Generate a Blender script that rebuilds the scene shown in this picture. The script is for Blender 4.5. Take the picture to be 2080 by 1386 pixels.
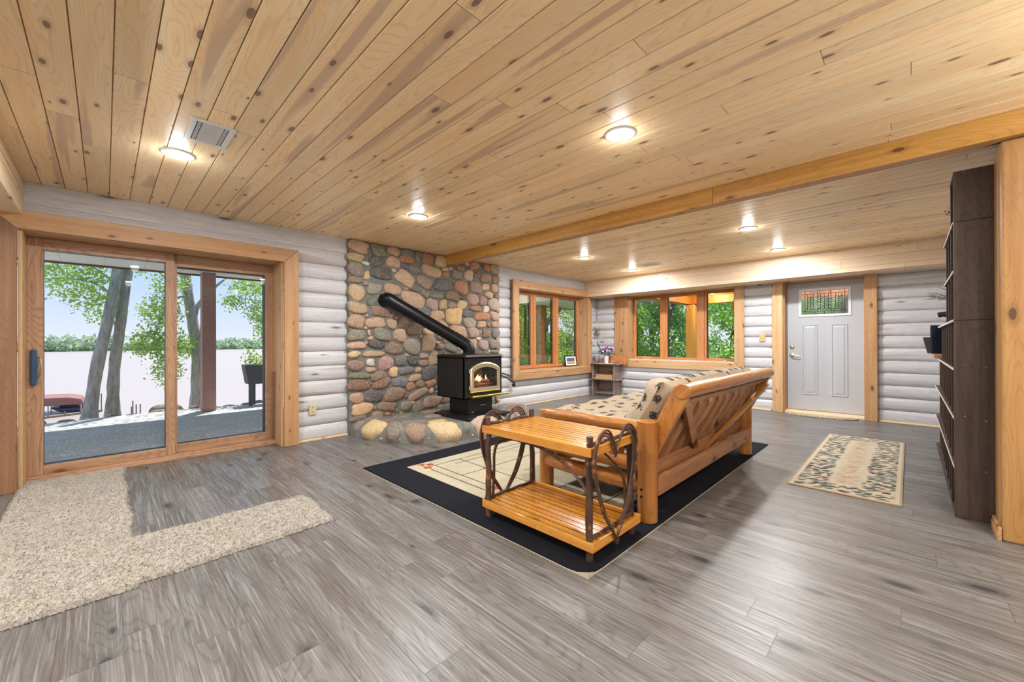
import bpy, bmesh, math, random
import numpy as np
from mathutils import Vector, Matrix
C = bpy.context.scene.collection
SC = bpy.context.scene
for _o in list(bpy.data.objects): bpy.data.objects.remove(_o)
random.seed(7); RN = np.random.RandomState(11)
PI = math.pi

# ------------------------------------------------------------------ camera
yaw, pitch, roll = math.radians(44.6645), math.radians(0.1036), math.radians(-0.1829)
F = Vector((math.cos(pitch)*math.cos(yaw), math.cos(pitch)*math.sin(yaw), math.sin(pitch)))
Rt = Vector((math.sin(yaw), -math.cos(yaw), 0)); U = Rt.cross(F)
R2 = math.cos(roll)*Rt + math.sin(roll)*U; U2 = -math.sin(roll)*Rt + math.cos(roll)*U
cd = bpy.data.cameras.new('camera'); cam = bpy.data.objects.new('camera', cd); C.objects.link(cam)
cd.sensor_width = 36; cd.lens = 36*817.4/2080; cd.clip_start = 0.05; cd.clip_end = 1500
cam.matrix_world = Matrix(((R2.x, U2.x, -F.x, 0), (R2.y, U2.y, -F.y, 0), (R2.z, U2.z, -F.z, 1.15), (0, 0, 0, 1)))
SC.camera = cam
# ------------------------------------------------------------------ exposure, world, sun
SC.view_settings.view_transform = 'Standard'; SC.view_settings.look = 'None'
SC.view_settings.exposure = 0.63; SC.view_settings.gamma = 1.0; SC.view_settings.use_curve_mapping = False
w = bpy.data.worlds.new('sky'); SC.world = w; w.use_nodes = True
nt = w.node_tree; bg = nt.nodes['Background']
tc = nt.nodes.new('ShaderNodeTexCoord'); sx = nt.nodes.new('ShaderNodeSeparateXYZ'); cr = nt.nodes.new('ShaderNodeValToRGB')
nt.links.new(tc.outputs['Generated'], sx.inputs[0]); nt.links.new(sx.outputs[2], cr.inputs[0]); nt.links.new(cr.outputs[0], bg.inputs[0])
e = cr.color_ramp.elements; e[0].position = 0.0; e[0].color = (0.70, 0.76, 0.86, 1); e[1].position = 0.55; e[1].color = (0.25, 0.45, 0.85, 1)
m_ = cr.color_ramp.elements.new(0.12); m_.color = (0.46, 0.62, 0.92, 1)
bg.inputs[1].default_value = 0.77
sd = bpy.data.lights.new('sun', 'SUN'); so = bpy.data.objects.new('sun', sd); C.objects.link(so)
sd.energy = 4.4; sd.angle = math.radians(0.6); sd.color = (1.0, 0.95, 0.86)
so.rotation_euler = Vector((0.25, 0.30, 0.92)).to_track_quat('Z', 'Y').to_euler()
LAMP_W = 21.0; LAMP_COL = (0.95, 0.965, 0.99)

# ------------------------------------------------------------------ helpers: tagging and meshes
def srgb(r, g, b):
    f = lambda v: (v/12.92 if v <= 0.04045 else ((v+0.055)/1.055)**2.4)
    return (f(r/255), f(g/255), f(b/255), 1)
def tag(o, label=None, cat=None, group=None, kind=None):
    if label: o['label'] = label
    if cat: o['category'] = cat
    if group: o['group'] = group
    if kind: o['kind'] = kind
    return o
def thing(name, label, cat, loc=(0, 0, 0), rz=0, group=None, kind=None):
    o = bpy.data.objects.new(name, None); o.empty_display_size = 0.1; C.objects.link(o)
    o.location = loc; o.rotation_euler = (0, 0, rz)
    return tag(o, label, cat, group, kind)
def dup(o, parent=None):
    c = o.copy(); C.objects.link(c); c.parent = parent
    for ch in list(o.children): dup(ch, c)
    return c
class MB:
    def __init__(s): s.v = []; s.f = []; s.m = []; s.cm = 0; s.uv = None; s.col = None
    def add(s, vs, fs, M=None):
        n = len(s.v)
        s.v += [tuple(M @ Vector(p)) for p in vs] if M is not None else [tuple(p) for p in vs]
        s.f += [tuple(i+n for i in f) for f in fs]; s.m += [s.cm]*len(fs)
    def box(s, x0, x1, y0, y1, z0, z1, M=None):
        s.add([(x0,y0,z0),(x1,y0,z0),(x1,y1,z0),(x0,y1,z0),(x0,y0,z1),(x1,y0,z1),(x1,y1,z1),(x0,y1,z1)],
              [(3,2,1,0),(4,5,6,7),(0,1,5,4),(1,2,6,5),(2,3,7,6),(3,0,4,7)], M)
    def prism(s, poly, d0, d1, mapf):                      # poly in (a,b), extruded d0..d1, mapf(a,b,d)->xyz
        n = len(poly); vs = [mapf(a, b, d0) for a, b in poly] + [mapf(a, b, d1) for a, b in poly]
        s.add(vs, [tuple(range(n))[::-1], tuple(range(n, 2*n))] + [(i, (i+1) % n, n+(i+1) % n, n+i) for i in range(n)])
    def tube(s, path, r, n=10, cap=True, wob=0, seed=0, flat=None):
        rr = random.Random(seed); P = [Vector(p) for p in path]; k = len(P)
        rad = r if isinstance(r, (list, tuple)) else [r]*k
        base = len(s.v); vs = []; fs = []
        up = None
        for i, p in enumerate(P):
            t = (P[min(i+1, k-1)] - P[max(i-1, 0)]).normalized()
            if up is None:
                a = Vector((0, 0, 1)) if abs(t.z) < 0.9 else Vector((1, 0, 0)); u = t.cross(a).normalized()
            else:
                u = (up - t*up.dot(t)).normalized()
            up = u; v = t.cross(u)
            R_ = rad[i]*(1+wob*(rr.random()-0.5))
            for j in range(n):
                a = 2*PI*j/n; q = R_*(1+wob*0.3*(rr.random()-0.5))
                vs.append(p + u*math.cos(a)*q + v*math.sin(a)*q*(flat or 1))
        for i in range(k-1):
            for j in range(n): fs.append((i*n+j, i*n+(j+1) % n, (i+1)*n+(j+1) % n, (i+1)*n+j))
        if cap: fs += [tuple(range(n))[::-1], tuple(range((k-1)*n, k*n))]
        s.add(vs, fs)
    def cyl(s, a, b, r0, r1=None, n=16): s.tube([a, b], [r0, r1 if r1 is not None else r0], n)
    def lathe(s, prof, c=(0, 0, 0), n=24, M=None):
        vs = []; fs = []; k = len(prof)
        for r, z in prof:
            for j in range(n): a = 2*PI*j/n; vs.append((c[0]+r*math.cos(a), c[1]+r*math.sin(a), c[2]+z))
        for i in range(k-1):
            for j in range(n): fs.append((i*n+j, i*n+(j+1) % n, (i+1)*n+(j+1) % n, (i+1)*n+j))
        fs += [tuple(range(n))[::-1], tuple(range((k-1)*n, k*n))]
        s.add(vs, fs, M)
    def build(s, name, mat, parent=None, smooth=False, bevel=0, loc=None, angle=40, fixn=True):
        me = bpy.data.meshes.new(name)
        o0 = Vector(loc) if loc is not None else Vector((0, 0, 0))
        me.from_pydata([tuple(Vector(p)-o0) for p in s.v] if loc is not None else s.v, [], s.f)
        for mm in (mat if isinstance(mat, (list, tuple)) else [mat]): me.materials.append(mm)
        if isinstance(mat, (list, tuple)): me.polygons.foreach_set('material_index', s.m)
        if s.uv is not None:
            ul = me.uv_layers.new(name='UVMap'); idx = np.zeros(len(me.loops), dtype=np.int32); me.loops.foreach_get('vertex_index', idx)
            ul.data.foreach_set('uv', np.array(s.uv, dtype=np.float32)[idx].ravel())
        if s.col is not None:
            ca = me.color_attributes.new('tone', 'FLOAT_COLOR', 'POINT'); ca.data.foreach_set('color', np.array(s.col, dtype=np.float32).ravel())
        if fixn:
            bm = bmesh.new(); bm.from_mesh(me); bmesh.ops.recalc_face_normals(bm, faces=bm.faces); bm.to_mesh(me); bm.free()
        if smooth:
            me.shade_smooth() if hasattr(me, 'shade_smooth') else None
            try: me.set_sharp_from_angle(angle=math.radians(angle))
            except Exception: pass
        o = bpy.data.objects.new(name, me); C.objects.link(o)
        if parent is not None: o.parent = parent
        if loc is not None: o.location = loc
        if bevel:
            b = o.modifiers.new('edge', 'BEVEL'); b.width = bevel; b.segments = 2; b.limit_method = 'ANGLE'; b.angle_limit = math.radians(40)
        return o
def crom(pts, k=6, closed=False):                           # Catmull-Rom through points
    P = [Vector(p) for p in pts]; n = len(P); out = []
    rng = range(n if closed else n-1)
    g = lambda i: P[i % n] if closed else P[max(0, min(n-1, i))]
    for i in rng:
        p0, p1, p2, p3 = g(i-1), g(i), g(i+1), g(i+2)
        for j in range(k):
            t = j/k; out.append(0.5*((2*p1)+(p2-p0)*t+(2*p0-5*p1+4*p2-p3)*t*t+(3*p1-p0-3*p2+p3)*t**3))
    if not closed: out.append(P[-1])
    return out

# ------------------------------------------------------------------ helpers: materials
class NT:
    def __init__(s, name):
        s.mat = bpy.data.materials.new(name); s.mat.use_nodes = True; s.t = s.mat.node_tree; s.b = s.t.nodes['Principled BSDF']
        s.out = s.t.nodes['Material Output']
    def n(s, ty, **kw):
        x = s.t.nodes.new('ShaderNode'+ty)
        for k, v in kw.items(): setattr(x, k, v)
        return x
    def L(s, a, b):
        if isinstance(a, bpy.types.NodeSocket): s.t.links.new(a, b)
        elif a is not None: b.default_value = a
    def m(s, op, a, b=None, c=None, clamp=False):
        x = s.n('Math', operation=op, use_clamp=clamp); s.L(a, x.inputs[0])
        if b is not None: s.L(b, x.inputs[1])
        if c is not None: s.L(c, x.inputs[2])
        return x.outputs[0]
    def vec(s, a, b, c=0.0):
        x = s.n('CombineXYZ'); s.L(a, x.inputs[0]); s.L(b, x.inputs[1]); s.L(c, x.inputs[2]); return x.outputs[0]
    def sep(s, v):
        x = s.n('SeparateXYZ'); s.L(v, x.inputs[0]); return x.outputs
    def obj(s): return s.n('TexCoord').outputs['Object']
    def uv(s): return s.n('TexCoord').outputs['UV']
    def noise(s, v, sc=1.0, det=2.0, rough=0.5, dist=0.0, col=False):
        x = s.n('TexNoise'); s.L(v, x.inputs['Vector']); x.inputs['Scale'].default_value = sc; x.inputs['Detail'].default_value = det
        x.inputs['Roughness'].default_value = rough; x.inputs['Distortion'].default_value = dist
        return x.outputs['Color'] if col else x.outputs['Fac']
    def wn(s, v, col=False):
        x = s.n('TexWhiteNoise', noise_dimensions='3D'); s.L(v, x.inputs['Vector']); return x.outputs['Color'] if col else x.outputs['Value']
    def vor(s, v, sc=1.0, rnd=1.0, feat='F1', dim='3D'):
        x = s.n('TexVoronoi', feature=feat, voronoi_dimensions=dim); s.L(v, x.inputs['Vector']); x.inputs['Scale'].default_value = sc
        x.inputs['Randomness'].default_value = rnd; return x
    def mr(s, v, a, b, c=0.0, d=1.0, smooth=False):
        x = s.n('MapRange'); x.interpolation_type = 'SMOOTHSTEP' if smooth else 'LINEAR'
        s.L(v, x.inputs['Value']); x.inputs['From Min'].default_value = a; x.inputs['From Max'].default_value = b
        x.inputs['To Min'].default_value = c; x.inputs['To Max'].default_value = d; return x.outputs[0]
    def mix(s, f, a, b, blend='MIX'):
        x = s.n('Mix', data_type='RGBA', blend_type=blend); s.L(f, x.inputs[0]); s.L(a, x.inputs[6]); s.L(b, x.inputs[7]); return x.outputs[2]
    def bump(s, h, st=0.3, dist=0.01, nrm=None):
        x = s.n('Bump'); s.L(h, x.inputs['Height']); x.inputs['Strength'].default_value = st; x.inputs['Distance'].default_value = dist
        if nrm is not None: s.L(nrm, x.inputs['Normal'])
        return x.outputs[0]
    def rand(s): return s.n('ObjectInfo').outputs['Random']
    def set(s, col=None, rough=None, metal=None, normal=None, spec=None, **kw):
        if col is not None: s.L(col, s.b.inputs['Base Color'])
        if rough is not None: s.L(rough, s.b.inputs['Roughness'])
        if metal is not None: s.b.inputs['Metallic'].default_value = metal
        if normal is not None: s.L(normal, s.b.inputs['Normal'])
        if spec is not None: s.b.inputs['Specular IOR Level'].default_value = spec
        for k, v in kw.items(): s.b.inputs[k.replace('_', ' ')].default_value = v
        return s.mat
def plain(name, rgb, rough=0.5, metal=0, bumpy=0, scale=60, **kw):
    t = NT(name); o = t.obj(); n = t.noise(o, scale, 3)
    c = t.mix(t.mr(n, 0.3, 0.7, 0, 1), srgb(*[min(255, v*0.98) for v in rgb]), srgb(*[min(255, v*1.015) for v in rgb]))
    return t.set(c, rough, metal, t.bump(n, bumpy, 0.004) if bumpy else None, **kw)

def wood(name, axis, light, dark, knotc, rough=0.4, plank=None, knots=0.5, kw=(0.16, 0.45), stain=None, grain=1.0, contour=0.5,
         bump=0.15, var=0.35, spec=0.5, coat=0.0, ksize=1.0, fleck=None, stainthr=0.6, vfine=1.0, dkf=0.72, seamk=0.6, sts=(9, 0.55), seamc=None, hal=0.55):
    t = NT(name); X, Y, Z = t.sep(t.obj()); rnd = t.rand()
    if axis == 'X': l, a = X, t.m('ADD', Y, Z)
    elif axis == 'Y': l, a = Y, t.m('ADD', X, Z)
    else: l, a = Z, t.m('ADD', X, Y)
    seam = None
    if plank:
        across, wd, ph, ln = plank
        a0 = {'X': X, 'Y': Y, 'Z': Z}[across]
        q = t.m('DIVIDE', t.m('SUBTRACT', a0, ph), wd); pid = t.m('FLOOR', q); fr = t.m('SUBTRACT', q, pid)
        r1 = t.wn(t.vec(pid, 3.7, 1.0)); lq = t.m('DIVIDE', t.m('ADD', l, t.m('MULTIPLY', r1, 17.3)), ln)
        bid = t.m('FLOOR', lq); lf = t.m('SUBTRACT', lq, bid); r2 = t.wn(t.vec(pid, bid, 5.0)); r3 = t.wn(t.vec(bid, pid, 9.0))
        e1 = t.m('MULTIPLY', t.m('MINIMUM', fr, t.m('SUBTRACT', 1.0, fr)), wd)
        e2 = t.m('MULTIPLY', t.m('MINIMUM', lf, t.m('SUBTRACT', 1.0, lf)), ln)
        seam = t.mr(t.m('MINIMUM', e1, t.m('ADD', e2, 0.0)), 0.0006, 0.0026, 1, 0)
    else: r2 = rnd; r3 = t.m('FRACT', t.m('MULTIPLY', rnd, 7.31))
    ox = t.m('MULTIPLY', r2, 37.0); oz = t.m('MULTIPLY', r3, 53.0)
    A = t.m('ADD', a, ox); Lg = t.m('ADD', l, oz)
    big = t.noise(t.vec(t.m('MULTIPLY', A, 5.5), t.m('MULTIPLY', Lg, 0.9), oz), 1.0, 1.0)
    fine = t.noise(t.vec(t.m('MULTIPLY', A, 140*grain), t.m('MULTIPLY', Lg, 3.5*grain), ox), 1.0, 3.0, 0.6)
    mid = t.noise(t.vec(t.m('MULTIPLY', A, 22*grain), t.m('MULTIPLY', Lg, 1.0), ox), 1.0, 2.0)
    cl = t.m('PINGPONG', t.m('MULTIPLY', t.m('ADD', big, t.m('MULTIPLY', mid, 0.12)), 26.0*grain), 0.5)
    lines = t.mr(cl, 0.0, 0.22, 1, 0, True)
    # knots
    kv = t.vor(t.vec(t.m('ADD', t.m('DIVIDE', A, kw[0]), t.m('MULTIPLY', fine, 0.04)), t.m('DIVIDE', Lg, kw[1]), 0.0), 1.0, 1.0, dim='2D')
    kc = t.sep(kv.outputs['Color']); kd = kv.outputs['Distance']
    ks = t.m('MULTIPLY', t.m('ADD', kc[1], 0.45), 0.062*ksize)
    on = t.m('LESS_THAN', kc[0], knots)
    rel = t.m('DIVIDE', kd, ks); km = t.m('MULTIPLY', t.mr(rel, 0.8, 1.1, 1, 0, True), on); halo = t.m('MULTIPLY', t.mr(rel, 0.9, 2.6, hal, 0, True), on)
    c = t.mix(t.mr(mid, 0.3, 0.7), srgb(*light), srgb(*dark))
    tone = t.mr(r2, 0, 1, 1-var, 1+var*0.45)
    c = t.mix(1.0, c, t.n('CombineColor').outputs[0], 'MIX') if False else c
    hs = t.n('HueSaturation'); t.L(c, hs.inputs['Color']); t.L(tone, hs.inputs['Value']); hs.inputs['Saturation'].default_value = 1.0
    c = hs.outputs[0]
    dk = srgb(*[v*dkf for v in dark])
    c = t.mix(t.m('MULTIPLY', lines, contour*0.6), c, dk)
    c = t.mix(t.m('MULTIPLY', t.mr(fine, 0.45, 0.75), 0.4*contour*vfine), c, dk)
    if stain:
        sn = t.noise(t.vec(t.m('MULTIPLY', A, sts[0]), t.m('MULTIPLY', Lg, sts[1]), 4.0), 1.0, 2.0, 0.5, 0.4)
        c = t.mix(t.mr(sn, stainthr, stainthr+0.06, 0, 0.7, True), c, srgb(*stain))
    if fleck:
        fn = t.noise(t.vec(t.m('MULTIPLY', A, 90), t.m('MULTIPLY', Lg, 2.2), 8.0), 1.0, 4.0, 0.7)
        c = t.mix(t.mr(fn, 0.5, 0.72, 0, 0.75), c, srgb(*fleck))
    c = t.mix(halo, c, srgb(*[(p+q)/2 for p, q in zip(dark, knotc)]))
    c = t.mix(t.m('MULTIPLY', km, 0.85), c, srgb(*knotc))
    h = t.m('SUBTRACT', t.m('MULTIPLY', fine, 0.5), t.m('MULTIPLY', lines, 0.35))
    if seam is not None:
        c = t.mix(t.m('MULTIPLY', seam, seamk), c, srgb(*(seamc or [v*0.35 for v in dark]))); h = t.m('SUBTRACT', h, t.m('MULTIPLY', seam, 1.2))
    m = t.set(c, t.mr(fine, 0.3, 0.7, rough-0.05, rough+0.08), 0, t.bump(h, bump, 0.003), spec)
    if coat: t.b.inputs['Coat Weight'].default_value = coat; t.b.inputs['Coat Roughness'].default_value = 0.12
    return m
def wood3(name, *a, **k): return {ax: wood(name+'_'+ax.lower(), ax, *a, **k) for ax in 'XYZ'}

PINE = dict(light=(226, 183, 128), dark=(203, 155, 98), knotc=(92, 62, 48))
M = {}
M['ceil'] = wood('pine_ceiling_boards', 'Y', (255, 232, 188), (253, 216, 162), (118, 90, 76), 0.36, plank=('X', 0.129, 0.0285, 2.6), knots=0.5, kw=(0.13, 0.33),
                 stain=(196, 166, 142), dkf=0.78, contour=0.42, bump=0.08, var=0.12, stainthr=0.605, ksize=1.25, seamk=0.9, seamc=(132, 92, 58), sts=(7, 0.4), hal=0.4)
M['pine'] = wood3('pine_boards', (248, 222, 186), (236, 206, 164), (130, 96, 72), 0.42, knots=0.4, kw=(0.16, 0.4), contour=0.3, bump=0.1, var=0.12)
M['soffit'] = wood('pale_pine_boards', 'Y', (240, 216, 186), (228, 200, 166), (110, 80, 62), 0.45, plank=('Z', 0.125, 0.035, 3.2), knots=0.4, kw=(0.13, 0.6), contour=0.25, var=0.1, ksize=0.6)
M['beamw'] = wood('amber_beam_wood', 'Y', (216, 168, 92), (194, 140, 66), (100, 62, 34), 0.35, knots=0.55, kw=(0.2, 0.5), contour=0.45, var=0.1)
M['cedar'] = wood3('cedar_trim', (204, 160, 114), (182, 134, 88), (100, 64, 42), 0.5, knots=0.6, kw=(0.14, 0.3), contour=0.35, var=0.12, ksize=1.2)
M['cedarp'] = wood3('pale_cedar_trim', (214, 176, 130), (196, 152, 104), (112, 74, 50), 0.5, knots=0.5, kw=(0.15, 0.35), contour=0.3, var=0.1)
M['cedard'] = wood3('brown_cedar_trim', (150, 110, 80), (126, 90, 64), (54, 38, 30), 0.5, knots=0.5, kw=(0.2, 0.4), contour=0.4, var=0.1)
M['sash'] = wood3('stained_fir_sash', (218, 150, 90), (192, 122, 68), (120, 70, 35), 0.4, knots=0.0, contour=0.7, var=0.08)
M['fir'] = wood3('fir_door_stile', (196, 156, 122), (170, 128, 96), (110, 70, 45), 0.45, knots=0.05, contour=0.9, var=0.08)
M['log'] = wood3('honey_log_wood', (196, 134, 66), (168, 104, 44), (90, 48, 22), 0.3, knots=0.4, kw=(0.3, 0.45), contour=0.5, var=0.12, coat=0.3)
M['logd'] = wood3('brown_pine_slat', (192, 138, 96), (164, 110, 72), (70, 40, 25), 0.42, knots=0.4, kw=(0.25, 0.5), contour=0.5, var=0.2)
M['tabletop'] = wood('glossy_honey_slats', 'Y', (222, 158, 66), (200, 128, 42), (130, 75, 25), 0.22, knots=0.1, contour=0.35, var=0.1, coat=0.5)
M['tableX'] = wood('glossy_honey_apron', 'X', (222, 158, 66), (200, 128, 42), (130, 75, 25), 0.28, knots=0.1, contour=0.35, var=0.1)
M['bark'] = wood('dark_bent_willow', 'Z', (108, 74, 56), (58, 40, 32), (30, 22, 18), 0.6, knots=0.5, kw=(0.05, 0.12), contour=0.8, var=0.3, stain=(190, 120, 62), sts=(34, 7), stainthr=0.60)
M['rustic'] = wood3('weathered_grey_brown_board', (164, 142, 130), (126, 106, 96), (60, 45, 40), 0.6, knots=0.2, contour=0.8, var=0.12)
M['walnut'] = wood3('dark_walnut_laminate', (92, 74, 62), (62, 48, 40), (40, 30, 26), 0.45, knots=0.0, contour=0.6, var=0.1)
M['floor'] = wood('grey_oak_plank_floor', 'Y', (122, 120, 118), (94, 90, 86), (52, 53, 56), 0.35, plank=('X', 0.182, 0.05, 1.22), knots=0.5, kw=(0.24, 0.6),
                  stain=(88, 79, 73), hal=0.8, sts=(6, 0.8), vfine=1.3, grain=0.9, contour=0.75, bump=0.10, var=0.16, fleck=(156, 155, 154), stainthr=0.55, spec=0.55, seamk=0.4)
def logwhite(name, ax):
    return wood(name, ax, (216, 216, 218), (199, 196, 197), (100, 90, 88), 0.55, plank=('Z', 0.1736, 0.0, 40.0), knots=0.28, kw=(0.2, 0.9), contour=0.3,
                stain=(182, 166, 156), stainthr=0.64, var=0.05, bump=0.25, fleck=(176, 172, 172), ksize=0.7, vfine=1.2)
M['logX'] = logwhite('whitewashed_log_x', 'X'); M['logY'] = logwhite('whitewashed_log_y', 'Y')
M['white'] = plain('white_enamel', (228, 228, 226), 0.4)
M['doorw'] = plain('pale_grey_door_paint', (186, 189, 193), 0.42)
M['black'] = plain('black_steel', (26, 27, 30), 0.42, 0.2, bumpy=0.05)
M['pipe'] = plain('black_stovepipe', (24, 25, 29), 0.36, 0.5)
M['brass'] = plain('satin_brass', (214, 200, 164), 0.36, 0.8)
M['gold'] = plain('polished_brass', (214, 182, 92), 0.18, 0.95)
M['chrome'] = plain('brushed_nickel', (190, 186, 180), 0.3, 0.9)
M['blackclad'] = plain('black_aluminium_cladding', (22, 22, 24), 0.5)
M['ivory'] = plain('ivory_plastic', (206, 190, 152), 0.4)
M['tanp'] = plain('tan_plastic', (214, 176, 130), 0.4)
M['dark'] = plain('dark_slot', (30, 26, 22), 0.6)
M['navy'] = plain('blue_grey_handle', (52, 84, 122), 0.3)
def emit(name, rgb, st):
    t = NT(name); t.b.inputs['Emission Color'].default_value = rgb; t.b.inputs['Emission Strength'].default_value = st; t.b.inputs['Base Color'].default_value = (0.8, 0.8, 0.8, 1); return t.mat
M['lens'] = emit('lit_lamp_lens', (1, 0.97, 0.95, 1), 14.0)
def glass(name, tint=(1, 1, 1, 1), gl=0.022, rough=0.0):
    t = NT(name); t.t.nodes.remove(t.b)
    tr = t.n('BsdfTransparent'); tr.inputs[0].default_value = tint; g = t.n('BsdfGlossy'); g.inputs['Roughness'].default_value = rough
    fr = t.n('Fresnel'); fr.inputs[0].default_value = 1.45; mx = t.n('MixShader'); t.L(t.m('MULTIPLY', fr.outputs[0], gl*10, clamp=True), mx.inputs[0])
    t.L(tr.outputs[0], mx.inputs[1]); t.L(g.outputs[0], mx.inputs[2]); t.L(mx.outputs[0], t.out.inputs[0]); return t.mat
M['glass'] = glass('window_glass')

# ------------------------------------------------------------------ room shell
CZ = 2.43; YA = 5.0; XB = 7.75
def struct(o, label, cat): return tag(o, label, cat, kind='structure')
b = MB(); b.box(-3.2, 8.1, -3.2, 5.2, -0.12, 0.0)
struct(b.build('floor', M['floor']), 'grey oak plank floor running across the whole room', 'floor')
# ceiling: boards along Y with small V grooves, one sheet, with a slab above
b = MB(); xs = []
k = -24; x = 0.0285+0.129*k
prof = []
while x < 7.9:
    prof += [(x-0.004, CZ), (x, CZ+0.006), (x+0.004, CZ)]; x += 0.129
vs = [(p, -3.1, z) for p, z in prof]+[(p, 5.05, z) for p, z in prof]; n = len(prof)
b.add(vs, [(i, i+1, n+i+1, n+i) for i in range(n-1)]); b.box(-3.3, 8.2, -3.3, 5.35, CZ+0.01, CZ+0.15)
struct(b.build('ceiling', M['ceil'], fixn=False), 'knotty pine tongue and groove ceiling with varnish', 'ceiling')
HC = 2.43/14
def logd(z): t = (z/HC) % 1.0; return 0.031*(1-abs(2*t-1)**3.8)
def log_wall(name, axis, c, sgn, pieces, mat, label, flat_above=9, back=0.3):
    bm_ = MB()
    mp = (lambda s, d, z: (s, c+sgn*d, z)) if axis == 'Y' else (lambda s, d, z: (c+sgn*d, s, z))
    for a0, a1, z0, z1 in pieces:
        zs = sorted(set([z0, z1]+[round(HC*i+HC*q, 5) for i in range(14) for q in (0.0, 0.03, 0.08, 0.16, 0.3, 0.5, 0.7, 0.84, 0.92, 0.97) if z0 < HC*i+HC*q < z1]))
        ds = [(0.03 if z > flat_above else logd(z)) for z in zs]
        vs = [mp(a0, d, z) for d, z in zip(ds, zs)]+[mp(a1, d, z) for d, z in zip(ds, zs)]; n = len(zs)
        bm_.add(vs, [(i, i+1, n+i+1, n+i) for i in range(n-1)])
        p, q = mp(a0, -0.002, z0), mp(a1, -back, z1)
        bm_.box(min(p[0], q[0]), max(p[0], q[0]), min(p[1], q[1]), max(p[1], q[1]), z0, z1)
    return struct(bm_.build(name, mat, smooth=True, angle=50, fixn=False), label, 'wall')
log_wall('wall_left', 'Y', YA, -1, [(-3.2, -0.60, 0, CZ), (-0.60, 1.50, 2.10, CZ), (1.50, 2.14, 0, CZ), (2.14, 4.62, 0, CZ), (4.62, 5.12, 0, CZ), (5.12, 7.27, 0, 0.60), (5.12, 7.27, 2.14, CZ), (7.27, 7.75, 0, CZ)],
         M['logX'], 'whitewashed half log wall with glass doors and fireplace', flat_above=2.24, back=0.24)
log_wall('wall_back', 'X', XB, -1, [(-0.7, 0.42, 0, CZ), (0.42, 1.48, 2.13, CZ), (1.48, 2.15, 0, CZ), (2.15, 4.22, 0, 0.78), (2.15, 4.22, 2.12, CZ), (4.22, 5.0, 0, CZ)],
         M['logY'], 'whitewashed half log wall with entry door and window', back=0.35)
log_wall('wall_right', 'Y', -0.55, 1, [(3.8, 7.75, 0, CZ)], M['logX'], 'whitewashed half log wall behind the dark bookcase', back=0.12)
log_wall('wall_partition', 'X', 3.66, -1, [(-3.0, -0.60, 0, CZ)], M['logY'], 'whitewashed log partition beyond the cedar post', back=0.12)
log_wall('wall_rear', 'X', -3.0, 1, [(-3.0, 5.0, 0, CZ)], M['logY'], 'whitewashed log wall behind the viewer', back=0.12)
log_wall('wall_near', 'Y', -3.0, 1, [(-3.0, 3.7, 0, CZ)], M['logX'], 'whitewashed log wall behind the viewer to the right', back=0.12)
# soffit over the forest wall
b = MB(); zz = 2.10
b.box(7.24, 7.73, -0.54, 4.99, zz, CZ-0.001)
for z_ in (2.16, 2.285, 2.41): pass
for z_ in (2.16, 2.285): b.box(7.2385, 7.2405, -0.54, 4.985, z_-0.0015, z_+0.0015)
struct(b.build('soffit', M['soffit']), 'pale pine boxed soffit above the entry door and window', 'soffit')
# left boxed beam
b = MB()
for i, (z0, z1) in enumerate(((2.15, 2.285), (2.289, CZ-0.001))): b.box(-1.05, -0.45, -3.0, 4.96, z0, z1)
b.box(-0.47, -0.438, -3.0, 4.955, 2.335, 2.345)
struct(b.build('soffit_boxed', M['pine']['Y'], bevel=0.008), 'pine boxed soffit along the left of the ceiling', 'soffit')
# main beam and post
bt = thing('beam', 'long honey coloured beam crossing the ceiling from stone to post', 'beam', (3.55, 2, 2.29), kind='structure')
def local(o, par): o.matrix_parent_inverse = Matrix.Translation(-Vector(par.location)); return o
def PT(mb, name, mat, par, **k):
    """a part built in world coordinates under an un-rotated parent"""
    o = mb.build(name, mat, par, **k)
    o.location = Vector(o.location) - Vector(par.location) if par.parent is None else Vector(o.location)
    return o
def seg(y0, y1): 
    q = MB(); q.box(3.55, 3.575, y0, y1, 2.29, CZ-0.001); return q
for y0, y1 in ((1.163, 4.94), (-1.6, 1.161)): PT(seg(y0, y1), 'face_board', M['beamw'], bt, bevel=0.003)
b = MB(); b.box(3.576, 3.67, -1.6, 4.94, 2.293, CZ-0.002); PT(b, 'beam_core', M['cedar']['Y'], bt, bevel=0.003)
b = MB(); b.box(3.60, 3.86, -0.72, -0.372, 0.0, 2.288)
struct(b.build('pillar', wood('honey_post_wood', 'Z', (190, 146, 90), (170, 124, 70), (84, 56, 38), 0.45, knots=0.6, kw=(0.22, 0.5), contour=0.4), bevel=0.014), 'square pale cedar post under the beam beside the bookcase', 'post')
b = MB(); b.box(3.60, 3.84, -0.371, -0.356, 0.0, 0.075); b.box(3.60, 3.84, -0.356, -0.352, 0.0, 0.05)
struct(b.build('trim_1', M['cedar']['X'], bevel=0.004), 'short cedar base trim at the foot of the post', 'trim')
# base trims (shoe mouldings)
def shoe(n, x0, x1, y0, y1, lab):
    b = MB(); b.box(x0, x1, y0, y1, 0.0, 0.024); struct(b.build('baseboard_'+n, M['pine']['X' if x1-x0 > y1-y0 else 'Y'], bevel=0.005), lab, 'baseboard')
shoe('left', 1.54, 2.12, 4.945, 4.975, 'pale shoe moulding below the logs beside the glass doors')
shoe('corner', 5.2, 7.7, 4.945, 4.975, 'pale shoe moulding below the logs under the left window')
shoe('back', 7.70, 7.73, 1.62, 4.94, 'pale shoe moulding below the forest side window')
shoe('right', 7.70, 7.73, -0.5, 0.32, 'pale shoe moulding below the logs right of the entry door')

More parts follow.
